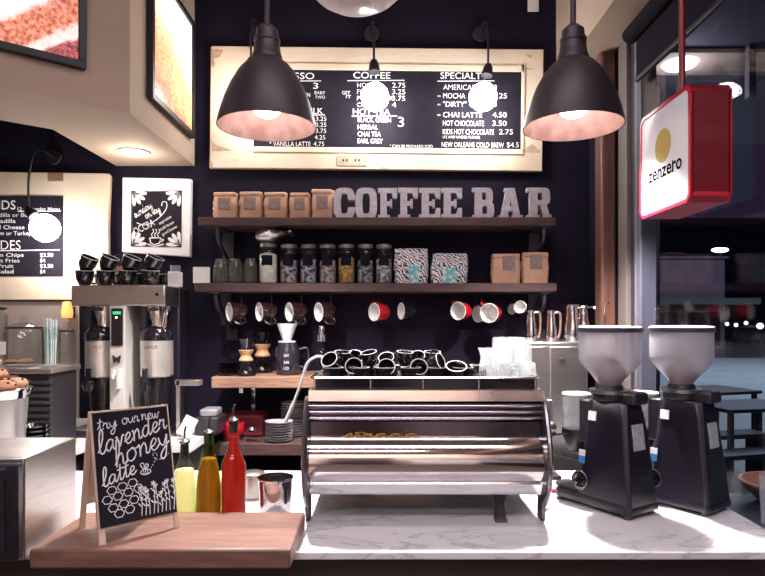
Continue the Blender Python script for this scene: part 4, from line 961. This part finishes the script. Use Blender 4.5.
dsh = catmull([bw(.70,.56), bw(.76,.50), bw(.80,.44), bw(.74,.43), (bw(.78,.49)), bw(.90,.48), bw(.97,.44)], 5)
for i in range(0, len(dsh)-1, 2): ribbon(mb, [dsh[i], dsh[i+1]], .0018, yy, k=0)
link('chalk_writing', mb, chalk, sg, smooth=False)

# ------------------------------------------------------------ steel case at left front
oc = thing('countertop_oven', 'stainless steel case with dark glass front at the left corner', 'oven', (0, 0, 0))
OT = EYE-.356
link('body', MB().box(-1.55, -.912, 1.53, 1.79, CZ+.0005, OT), steel, oc, .004)
link('door', MB().box(-1.54, -.914, 1.505, 1.53, CZ+.012, OT-.01), blackm, oc, .004)
link('door_glass', MB().box(-1.5, -.945, 1.502, 1.507, CZ+.035, OT-.05), mat('dark oven glass', (.02,.02,.025), .06), oc)
link('door_handle', MB().tube([(-1.5,1.506,OT-.03),(-1.5,1.48,OT-.03),(-.96,1.48,OT-.03),(-.96,1.506,OT-.03)], .006, 8), chrome, oc)

# ------------------------------------------------------------ back left: steel unit, jars, cookies
HT = EYE-.21
su = thing('steel_undershelf_unit', 'low stainless steel unit with dark vented side under the glass jars', 'steel unit', (0, 0, 0))
link('top', MB().box(-2.6, -1.372, 2.49, 2.735, HT-.022, HT), steel, su, .003)
link('body', MB().box(-2.58, -1.39, 2.51, 2.73, BZ+.0005, HT-.022), mat('dark grey steel side', (.022,.019,.025), .45, .2), su, .003)
link('front_panel', MB().box(-2.5, -1.52, 2.50, 2.512, BZ+.01, HT-.03), steel, su, .002)
mb = MB()
for k in range(9): mb.box(-1.51, -1.38, 2.503, 2.511, BZ+.05+k*.028, BZ+.064+k*.028)
link('vent_slats', mb, dimg, su)
tag(link('backsplash_panel', MB().box(-2.6, -1.66, WY-.012, WY-.001, BZ, Z(301.5, 3.29)), mat('tan metal backsplash', (.50,.42,.38), .35, .4), None, .002), 'tan metal backsplash panel under the kids menu', 'wall panel')
def jar(px, d, r, h, label, lid=True, cat='jar'):
    t = thing('glass_canister', label, cat, (X(px, d), d, HT+.0005))
    link('glass_body', MB().lathe([(0,.002),(r*.92,0),(r,.012),(r,h*.9),(r*.86,h),(r*.83,h),(r*.96,h*.88),(r*.96,.014),(0,.008)], 32), gls, t)
    if lid: link('lid', MB().lathe([(r*.9,h),(r*.9,h+.008),(r*.4,h+.022),(.012,h+.026),(.016,h+.045),(0,h+.05)], 28), gls, t); link('rim', MB().lathe([(r*.84,h-.002),(r*.94,h-.002),(r*.94,h+.006),(r*.84,h+.006)], 32, closed=True), blackp, t)
    return t
j1 = jar(24, 2.62, .078, .165, 'wide glass cookie canister with black rim at far left')
link('price_card', MB().box(-.085, -.025, -.088, -.0865, .055, .11), paper, j1)
ckm = mat('golden cookie crumb', (.42,.24,.15), .9, col2=(.30,.15,.09), scale=30, bump=.6, bscale=50)
for i, (dx, dy) in enumerate(((-.03,-.03),(.03,-.025),(0,.035))):
    tag(link('cookie', MB().sphere(.032, sc=(1,1,.3)), ckm, None, loc=(X(22, 2.62)+dx, 2.62+dy, HT+.0215)), 'flat cookie inside the wide glass canister, %s' % ['front left', 'front right', 'rear'][i], 'cookie', 'cookies in the glass canister')
j2 = jar(51, 2.60, .036, .17, 'slim glass jar holding pale straws', False)
strm = mat('white and mint paper straw', (.75,.80,.78), .6, col2=(.45,.66,.64), scale=40)
for i in range(16):
    a = i*2.4; r0 = .026*math.sqrt((i+.5)/16)
    x_, y_ = r0*math.cos(a), r0*math.sin(a)
    o = tag(link('straw', MB().tube([(x_*.8, y_*.8, .01), (x_*1.12, y_*1.0, .198+.012*((i*7) % 5)/4)], .0042, 6), strm, None, loc=(X(51, 2.60), 2.60, HT+.0005)), 'pale paper straw standing in the slim glass jar', 'straw', 'straws in the slim jar')
jar(67, 2.68, .034, .15, 'slim empty glass jar beside the straws')
jar(-14, 2.66, .085, .25, 'tall glass canister at the left picture edge')
am = thing('amber_reflected_glow', 'amber glow shape imitating a warm reflection on the tan backsplash', 'lamp', (X(63, 3.2), 3.287, Z(318, 3.2)))  # added glow imitates a warm reflection; no lamp hangs here
link('shade', MB().lathe([(0,0),(.026,0),(.030,.03),(.022,.085),(0,.09)], 24, T(0, -.045, 0)), amber, am); link('bracket', MB().box(-.02,.02,-.02,0,.0,.06), iron, am)  # made-up shade and bracket shapes carry that glow
# metal cookie pot
CPX, CPY = -1.43, 2.19
t = thing('cookie_pot', 'tall steel rimmed pale pot heaped with cookies at far left', 'pot', (CPX, CPY, BZ+.0005))
link('body', MB().lathe([(0,0),(.10,0),(.105,.005),(.122,.26),(.118,.26),(0,.25)], 40), mat('pale satin metal', (.50,.47,.47), .3, .8), t)
link('rim', MB().lathe([(.116,.262),(.124,.258),(.135,.28),(.137,.292),(.130,.294),(.118,.285)], 40, closed=True), chrome, t)
link('tray', MB().cyl(.13, .272, .284, 40), steel, t)
cm = mat('brown cookie dough', (.40,.20,.12), .85, col2=(.28,.125,.075), scale=26, bump=.7, bscale=34)
ccm = mat('dark chocolate chip', (.04,.015,.015), .4)
CW = ['front right', 'front centre', 'rear right', 'rear left', 'left', 'upper right', 'upper left', 'top']
for i, (dx, dy, dz) in enumerate(((.075,-.045,0),(.0,-.085,0),(.06,.05,0),(-.03,.08,0),(-.08,-.02,0),(.035,-.03,.042),(-.035,.01,.042),(.0,-.01,.082))):
    t = thing('chocolate_chip_cookie', 'chocolate chip cookie on the pale pot, %s of the heap' % CW[i], 'cookie', (CPX+dx, CPY+dy, BZ+.285+.022+dz), i*1.1, 'cookies heaped on the pot')
    link('dough', MB().sphere(.045, sc=(1,1,.48), n=24), cm, t)
    mb = MB()
    for k in range(9):
        a = k*2.4+i; el_ = .15+.09*k; mb.sphere(.006, (.044*math.cos(a)*math.cos(el_), .044*math.sin(a)*math.cos(el_), .022*math.sin(el_)), 8, 6)
    link('chocolate_chips', mb, ccm, t)
bk0 = None
for i in range(6):
    lb = '%s black bowl of the stack behind the steel case' % (['bottom', 'second', 'third', 'fourth', 'fifth', 'topmost'][i])
    loc = (X(31, 2.34), 2.36, BZ+.0005+i*.018)
    if bk0 is None: bk0 = tag(link('black_bowl', MB().lathe([(0,0),(.025,0),(.028,.004),(.05,.04),(.0475,.04),(.026,.008),(0,.006)], 28), blackg, None, loc=loc), lb, 'bowl', 'stacked black bowls')
    else: dup(bk0, lb, loc)

# ------------------------------------------------------------ coffee brewer
BD2 = 2.80
br = thing('coffee_brewer', 'twin stainless coffee brewer with cups on top', 'coffee brewer', (X(118.5, BD2), BD2, BZ+.0005))
def bx_(px): return X(px, BD2)-X(118.5, BD2)
def bz_(row): return Z(row, BD2)-BZ
link('head', MB().box(bx_(71), bx_(165), 0, .19, bz_(306), bz_(285)), steel, br, .006)
link('head_cover', MB().box(bx_(73), bx_(166), .19, .33, bz_(306), bz_(286)), blackp, br, .004)
link('back_panel', MB().box(bx_(80), bx_(167), .17, .30, .02, bz_(306)), blackm, br, .004)
link('base', MB().box(bx_(66), bx_(170), -.05, .32, 0, .022), blackp, br, .006)
link('centre_column', MB().box(bx_(110.5), bx_(126), -.01, .17, .02, bz_(306)), mat('pale satin column', (.74,.71,.68), .3, .3), br, .003)
link('display', MB().box(bx_(112.5), bx_(124), -.018, -.008, bz_(346), bz_(308.5)), blackg, br, .004)
link('display_light', MB().box(bx_(114.5), bx_(122.5), -.0195, -.017, bz_(314.5), bz_(311.5)), emis('green display', (.05,.45,.2), .7), br)
link('power_light', MB().cyl(.004, .017, .0205, 12, T(bx_(118), 0, bz_(317.5)) @ RX(PI/2)), emis('white led', (.8,1,1), 5), br)
mb = MB().cyl(.009, 0, .02, 12, T(bx_(118), -.01, bz_(359)) @ RX(PI/2)).prism([(bx_(114), bz_(355)), (bx_(118), bz_(358)), (bx_(122), bz_(355)), (bx_(121), bz_(363)), (bx_(118), bz_(360)), (bx_(115), bz_(363))], .01, .02, RX(PI/2))
link('emblem', mb, blackp, br)
link('centre_faucet', MB().tube([(bx_(118), -.01, bz_(372)), (bx_(118), -.04, bz_(370)), (bx_(117), -.045, bz_(378))], .008, 10).box(bx_(120), bx_(122.5), -.04, -.01, bz_(388), bz_(368)), mat('cream tap', (.7,.66,.62), .3), br, .001)
link('badge', MB().lathe([(0,0),(.008,0),(.008,.003),(0,.003)], 16, T(bx_(157), 0, bz_(294.5)) @ RX(PI/2)), iron, br)
link('drip_trays', MB().box(bx_(76), bx_(108), -.045, .05, .022, .034).box(bx_(130), bx_(162), -.045, .05, .022, .034), steel, br, .003)
for k, px in enumerate((94, 150)):
    cx_ = bx_(px)
    d_ = link('dispenser', MB().lathe([(0,bz_(378)),(.072,bz_(378)),(.076,bz_(377)),(.076,bz_(341)),(.068,bz_(339)),(0,bz_(339))], 36, T(cx_, .085, 0)), mat('shining satin dispenser', (.80,.76,.74), .36, .85), br)
    link('dispenser_top', MB().lathe([(0,bz_(341)),(.077,bz_(341)),(.077,bz_(334)),(.06,bz_(328)),(0,bz_(328))], 36, T(cx_, .085, 0)).box(cx_-.02, cx_+.02, -.005, .03, bz_(338), bz_(333)), blackg, d_)
    link('dispenser_stand', MB().lathe([(0,.022),(.06,.022),(.06,.03),(.055,.04),(.068,bz_(379)),(0,bz_(379))], 32, T(cx_, .10, 0)), blackg, d_)
    mb = MB(); put_text(mb, 'LUXUS', cx_-.032, cx_+.032, bz_(349), .016, .0085, bold=True)
    link('lettering', mb, mat('orange brown print', (.55,.16,.05) if k == 0 else (.12,.06,.05), .5), d_, smooth=False)
    fa_ = link('faucet', MB().tube([(cx_-.012, .012, bz_(383)), (cx_-.012, -.03, bz_(383)), (cx_-.012, -.035, bz_(390))], .008, 10).box(cx_-.024, cx_, -.035, -.02, bz_(381), bz_(368)), blackg, d_, .001)
    link('faucet_guard', MB().lathe([(.018, bz_(391)), (.030, bz_(384)), (.028, bz_(384)), (.016, bz_(391))], 20, T(cx_-.012, -.03, 0)), gls, d_)
    link('brew_basket', MB().lathe([(0,bz_(327)),(.040,bz_(327)),(.058,bz_(310)),(.060,bz_(306)),(0,bz_(306))], 32, T(cx_+.01, .085, 0)), chrome, br)
    link('basket_handle', MB().box(cx_-.01, cx_+.03, -.012, .03, bz_(311), bz_(308)).box(cx_-.055, cx_-.03, .03, .09, bz_(327), bz_(307)), blackp, br, .002)
BT = BZ+bz_(285)+.0015
for j in range(2):
    for i in range(4):
        px = (83, 104, 126, 149)[i]; ln = ['lower', 'upper'][j]
        cup('black cup on the brewer, %s layer of the front stack, %s from left' % (ln, pos[i]), (X(px, 2.85), 2.865, BT+.001+j*.070), (.06, -.10, 1) if j == 0 else (.42, -.12, .9), 1.2, 'black cups on the coffee brewer', 1.28)
for i, (px, yy) in enumerate(((93, 3.0), (115, 3.0), (137, 3.0), (155, 3.04))):
    cup('upright black cup in the rear on the brewer, %s from left' % pos[i], (X(px, 2.9), yy, BT+.001), (0,0,1), i, 'black cups on the coffee brewer', 1.15)
t = thing('spice_tin', 'small grey capped tin at the right end of the brewer top', 'tin', (X(171.5, 2.93), 3.03, BT-.012))
t.location = (X(166, 2.9), 2.95, BT-.0035)
link('body', MB().box(.0, .055, -.03, .03, 0, .075), paper, t, .004); link('cap', MB().cyl(.024, .075, .105, 20, T(.028, 0, 0)), mat('grey cap', (.25,.22,.25), .5), t)
# arched wire handle basket behind cups
t = thing('pink_bowl', 'pink bowl with black wire handle behind the brewer cups', 'bowl', (X(112, 3.0), 3.09, BT-.0035))
link('body', MB().lathe([(0,0),(.03,0),(.05,.06),(.055,.11),(.050,.11),(.045,.06),(0,.01)], 28), mat('dusty pink glaze', (.50,.22,.18), .4), t)
link('handle', MB().tube([(-.05,0,.10),(-.055,0,.14),(-.02,0,.17),(.03,0,.165),(.054,0,.13),(.052,0,.10)], .004, 8, smooth=6), iron, t)

# ------------------------------------------------------------ card printer and steel bracket right of the brewer
t = thing('receipt_printer', 'small grey and black receipt printer on the back counter', 'printer', (X(206, 2.80), 2.86, BZ+.0005))
link('body', MB().box(-.055, .055, -.06, .10, 0, .085), blackp, t, .008)
link('lid', MB().box(-.035, .045, -.05, .06, .085, .12), mat('grey printer lid', (.28,.27,.30), .35, .3), t, .008)
t = thing('paper_towel_stand', 'upright grey steel stand beside the brewer', 'stand', (X(180, 2.78), 2.78, BZ+.0005))
link('post', MB().box(-.02, .0, 0, .05, 0, .26), steel, t, .003); link('top_plate', MB().box(-.025, .09, 0, .05, .235, .262), steel, t, .003); link('foot', MB().box(-.03, .03, -.02, .06, 0, .006), steel, t)
o = link('paper_note', MB().box(-.03, .03, -.0015, 0, -.045, .045), paper, None, loc=(X(189, 2.72), 2.70, BZ+.062)); o.rotation_euler = (-.25, .45, 0)
tag(o, 'tilted white paper note beside the receipt printer', 'note')

# ------------------------------------------------------------ steel cabinet at the right rear with pitchers
sc_ = thing('steel_cabinet', 'tall stainless steel cabinet behind the grinders', 'cabinet', (0, 0, 0))
SCT = EYE-(342-HOR)*2.78/F
link('body', MB().box(X(527, 2.78), X(588, 2.78), 2.78, WY-.002, 0, SCT), steel, sc_, .006)
link('door', MB().box(X(549, 2.78), X(586, 2.78), 2.765, 2.78, .2, SCT-.02), steel, sc_, .004)
link('side_panel', MB().box(X(529, 2.78), X(548, 2.78), 2.768, 2.78, .2, SCT-.02), steel, sc_, .004)
link('latch', MB().cyl(.012, 0, .012, 16, T(X(562, 2.765), 2.766, SCT-.085) @ RX(PI/2)).box(X(541, 2.76), X(548, 2.76), 2.75, 2.77, 1.05, 1.16), blackp, sc_)
def pitcher(px, d, r, h, label, ang=0, hm=None):
    t = thing('milk_pitcher', label, 'pitcher', (X(px, d), d, SCT+.0005), ang, 'steel pitchers on the cabinet')
    link('body', MB().lathe([(0,0),(r*.95,0),(r,.006),(r*.98,h*.35),(r*.70,h*.72),(r*.66,h*.9),(r*.72,h),(r*.68,h),(r*.62,h*.9),(0,h*.4)], 32).loft([[(-r*.5, -.012, h*.86), (-r*.5, .012, h*.86), (-r*.62, 0, h*.80)], [(-r*1.05, -.005, h*1.03), (-r*1.05, .005, h*1.03), (-r*1.0, 0, h*.99)]]), chrome, t)
    link('handle', MB().tube([(r*.62,0,h*.92),(r*1.5,0,h*.90),(r*1.6,0,h*.45),(r*1.3,0,h*.12),(r*.95,0,h*.12)], .0065, 8, smooth=6), hm or chrome, t)
wh = mat('copper tinted steel handle', (.45,.30,.24), .25, .9)
pitcher(531, 2.92, .028, .148, 'slim steel pitcher at the left end of the cabinet top', 0, wh)
pitcher(551, 2.92, .028, .148, 'slim steel pitcher, second from left on the cabinet top', 0, wh)
pitcher(572, 2.92, .042, .175, 'wide steel pitcher on the cabinet top, front one', -.5)
pitcher(583, 3.05, .042, .175, 'wide steel pitcher on the cabinet top, rear one near the window', -.7)
t = thing('tall_kettle_post', 'thin steel tap standing behind the left grinder hopper', 'tap', (X(606, 2.6), 2.60, 0))
t.location = (X(604, 2.40), 2.40, CZ+.0005)
link('base', MB().cyl(.022, 0, .01, 20), chrome, t)
link('spout', MB().tube([(0,0,.01),(0,0,.63),(.004,0,.675),(.02,0,.68)], .005, 8), chrome, t)

# things between machine and grinder
tag(link('rubber_mat', MB().cyl(.055, 0, .006, 32), blackp, None, .001, loc=(X(574, 2.2), 2.235, CZ+.0005)), 'round black rubber mat on the marble behind the left grinder', 'mat')
t = thing('red_brush', 'small red handled brush lying beside the left grinder', 'brush', (X(560, 2.13), 2.13, CZ+.0065), -.15)
link('head', MB().box(-.03,.02,-.012,.012,-.006,.006), mat('red plastic', (.6,.03,.04), .4), t, .004); link('handle', MB().tube([(.02,0,0),(.085,0,0)], .004, 8), paper, t)
t = thing('tamper_stand', 'dark upright tool holder between the machine and the grinder', 'tool holder', (X(553, 2.30), 2.32, CZ+.0005))
link('base', MB().box(-.03,.03,-.03,.05,0,.016), blackp, t, .003); link('post', MB().box(-.012,.012,.02,.045,.016,.30), steel, t, .003); link('knob', MB().sphere(.02, (0,.0,.20)).cyl(.008, 0, .03, 12, T(0,.025,.20) @ RX(PI/2)), blackp, t)

# ------------------------------------------------------------ hanging red sign
s0 = (.975, 1.90, EYE+.370); sgw = .135; sgl = .37; sgh = .377
hs = thing('hanging_sign', 'red and white lightbox sign hanging in front of the window', 'sign', s0)
ch = .022
oc_ = [(0+ch,0),(sgl-ch,0),(sgl,ch),(sgl,sgh-ch),(sgl-ch,sgh),(ch,sgh),(0,sgh-ch),(0,ch)]
MYZ = Matrix(((0,0,1,0),(1,0,0,0),(0,1,0,0),(0,0,0,1)))
link('housing', MB().prism(oc_, .006, sgw-.006, MYZ), red, hs, .002)
mb = MB()
for x0, x1 in ((0, .012), (sgw-.012, sgw)):
    fr = .013
    n = 8; ins = [(fr+ch*.7,fr),(sgl-fr-ch*.7,fr),(sgl-fr,fr+ch*.7),(sgl-fr,sgh-fr-ch*.7),(sgl-fr-ch*.7,sgh-fr),(fr+ch*.7,sgh-fr),(fr,sgh-fr-ch*.7),(fr,fr+ch*.7)]
    for k in range(8):
        j = (k+1) % 8; mb.prism([oc_[k], oc_[j], ins[j], ins[k]], x0, x1, MYZ)
link('edge_frame', mb, redb, hs, .001)
wface = mat('lit white sign face', (.46,.44,.47), .4, emit=(1,.95,1), estr=.16)
link('face_panel', MB().prism(ins, .003, .0062, MYZ), wface, hs)
link('rear_face_panel', MB().prism(ins, sgw-.0062, sgw-.003, MYZ), mat('white face in bluish light', (.55,.68,.80), .3, emit=(.5,.65,.8), estr=.2), hs)  # bluish light on the white rear face is put into colour and glow
yc = 2.089-s0[1]; zc = (EYE+.60)-s0[2]
link('logo_disc', MB().cyl(.058, 0, .0012, 40, T(.003, yc, zc) @ RY(-PI/2)), mat('mustard logo', (.34,.25,.05), .5, emit=(.8,.6,.1), estr=.06), hs)
mb = MB(); vs, fs = text_pts('zenzero', .02); xa = min(v.x for v in vs); xb = max(v.x for v in vs)
y0, y1 = 2.20-s0[1], 1.955-s0[1]; zt = (EYE+.492)-s0[2]
mb.add([(.0015, y0+(y1-y0)*(v.x-xa)/(xb-xa), zt+v.y*.072) for v in vs], fs)
def serif(u, v, wu=.02):
    mb.add([(.0015, y0+(y1-y0)*(u-wu), zt+v), (.0015, y0+(y1-y0)*(u+wu), zt+v), (.0015, y0+(y1-y0)*(u+wu), zt+v+.004), (.0015, y0+(y1-y0)*(u-wu), zt+v+.004)], [(0,1,2,3)])
for u in (.31, .43, .745): serif(u, 0, .03)
serif(.75, .034, .02)
link('sign_lettering', mb, mat('dark lettering', (.004,.003,.005), 1.0, spec=0), hs, smooth=False)
link('hanging_rod', MB().cyl(.011, sgh, 2.88-s0[2], 14, T(sgw/2, sgl/2, 0)), red, hs)
link('frame_corner', MB().box(.012, sgw-.012, -.004, .004, .018, .030), mat('bright red edge', (.60,.02,.05), .3), hs, .002)

# ------------------------------------------------------------ outside
paved = mat('blue grey pavement', (.33,.37,.36), .8, col2=(.27,.31,.31), scale=1.2)
struct('ground', MB().box(GX+.15, 45, -4, 24, -.12, -.02), paved)
struct('street', MB().box(-6, 90, 24, 120, -.2, -.10), mat('dark asphalt', (.05,.05,.07), .7))
canp = mat('dark canopy paint', (.10,.075,.115), .8)
struct('canopy', MB().box(GX+.2, 9, -2, 8, 3.90, 4.0), canp)
struct('trim_4', MB().box(GX+.35, 9, 5.18, 5.66, 3.86, 3.899), beige)
struct('trim_5', MB().box(3.12, 3.18, 5.1, 5.16, 3.45, 3.90), canp)
cl_ = thing('canopy_light', 'round light under the outdoor canopy, above the red sign', 'ceiling light', (X(680, 5.4), 5.40, 3.86))
link('diffuser', MB().lathe([(0,-.03),(.13,-.025),(.155,0),(0,0)], 32), disc, cl_)
pl = bpy.data.lights.new('canopy_beam', 'POINT'); pl.energy = 10; pl.color = (.9,.92,1); pl.shadow_soft_size = .1
po = bpy.data.objects.new('canopy_beam', pl); COL.objects.link(po); po.location = (X(680, 5.4), 5.4, 3.7)
tag(link('brick_pier', MB().box(X(642, 6), X(660, 6), 6.0, 6.6, -.02, 3.9), brick), 'dark brick pier outside beside the window edge', 'pier')
bl = thing('brick_building', 'low dim brick building across the dark street', 'building', (X(690, 24), 24.2, -.1))
link('walls', MB().box(-2.1, 1.5, 0, 6, 0, Z(258, 24)+.1), mat('dim plum brickwork', (.12,.07,.10), .9), bl)
link('roof', MB().box(-2.2, 1.6, -.1, 6.1, Z(258, 24)+.1, Z(256, 24)+.1), canp, bl)
link('awning', MB().box(-2.3, 2.4, -.9, 0, 2.2, 2.45), mat('green grey awning', (.06,.08,.07), .8), bl)
link('windows', MB().box(-1.7, -.4, -.02, 0, .5, 1.9).box(.0, 1.3, -.02, 0, .5, 1.9), mat('dark shop glass', (.02,.02,.03), .1), bl)
ub = thing('dark_block', 'dark distant building block behind the street', 'building', (26, 46, -.1))
link('walls', MB().box(-10, 16, 0, 8, 0, 9), mat('night blue wall', (.03,.03,.07), .9), ub)
link('roof', MB().box(-10.2, 16.2, -.2, 8.2, 9, 9.3), canp, ub)
def slamp(px, row, d, label, w_=.12):
    c = at(px, row, d)
    t = thing('street_lamp', label, 'street lamp', (c.x, c.y, -.1))
    link('post', MB().cyl(.06, 0, c.z+.1, 10), iron, t)
    link('lamp_head', MB().sphere(w_, (0, 0, c.z+.1), sc=(1.9, 1, .55)), emis('street lamp glow', (1,1,1), 12), t)
slamp(720, 250, 30, 'bright street lamp shining beyond the window', .22)
slamp(708, 303, 34, 'low wide lamp under the far awning', .22)
cc = [(717, 324, (1,.25,.25)), (727, 324, (1,.9,.8)), (736, 325, (1,.95,.9)), (746, 323, (.9,.95,1)), (760, 326, (1,1,1)), (770, 296, (.1,.8,.4))]
lw = ['red', 'warm white', 'pale', 'cool white', 'brightest white', 'green']
for i, (px, row, c_) in enumerate(cc):
    p_ = at(px, row, 38 if i < 5 else 42); t = thing('distant_light', '%s light far down the street' % lw[i], 'light', (p_.x, p_.y, -.1))
    link('lamp', MB().sphere(.12 if i != 4 else .2, (0, 0, p_.z+.1), 12, 8), emis('distant %s glow' % lw[i], c_, 2.5), t); link('post', MB().cyl(.04, 0, p_.z, 8), iron, t)
def table(loc, w_, dp, h, label, ang=0):
    t = thing('patio_table', label, 'table', loc, ang, 'outdoor tables')
    link('tabletop', MB().box(-w_/2, w_/2, -dp/2, dp/2, h-.035, h), iron, t, .006)
    for sx in (-1, 1):
        for sy in (-1, 1): link('leg', MB().box(sx*(w_/2-.06)-.02, sx*(w_/2-.06)+.02, sy*(dp/2-.05)-.02, sy*(dp/2-.05)+.02, 0, h-.035), iron, t)
    return t
table((X(714, 6.6), 6.7, -.02), .85, .6, .80, 'farther black outdoor table seen right of the grinder hopper', .3)
table((X(752, 5.7), 5.8, -.02), .9, .6, .76, 'nearer black outdoor table at the right picture edge', .2)
for i, (px, d_) in enumerate(((727, 5.9), (749, 5.1))):
    t = thing('patio_bench', ['farther black outdoor bench', 'nearer black outdoor bench'][i]+' between the patio tables', 'bench', (X(px, d_), d_, -.02), .25)
    link('seat', MB().box(-.4, .4, -.12, .12, .42, .46), iron, t, .005)
    for sx in (-.34, .34): link('leg', MB().box(sx-.02, sx+.02, -.1, .1, 0, .42), iron, t)
nt_ = table((1.80, 2.55, -.02), .72, .62, .745, 'small dark table just outside the window', 0)
TZ2 = -.02+.745+.001
tag(link('terracotta_bowl', MB().lathe([(0,0),(.09,0),(.13,.02),(.19,.085),(.195,.10),(.18,.10),(.12,.04),(0,.02)], 36), mat('terracotta', (.22,.085,.05), .6), None, loc=(1.84, 2.72, TZ2)), 'wide terracotta bowl on the small table outside', 'bowl')
tag(link('drinking_glass', MB().lathe([(0,0),(.04,0),(.048,.20),(.045,.20),(.037,.008),(0,.008)], 24), glsw, None, loc=(1.60, 2.46, TZ2)), 'clear drinking glass on the small table outside', 'glass')
tag(link('folded_newspaper', MB().box(-.13, .13, -.09, .09, 0, .012), paper, None, .003, loc=(1.62, 2.55-.20, TZ2)), 'folded pale newspaper on the small table outside', 'newspaper')
bpy.data.objects['folded_newspaper'].location = (1.92, 2.36, TZ2)
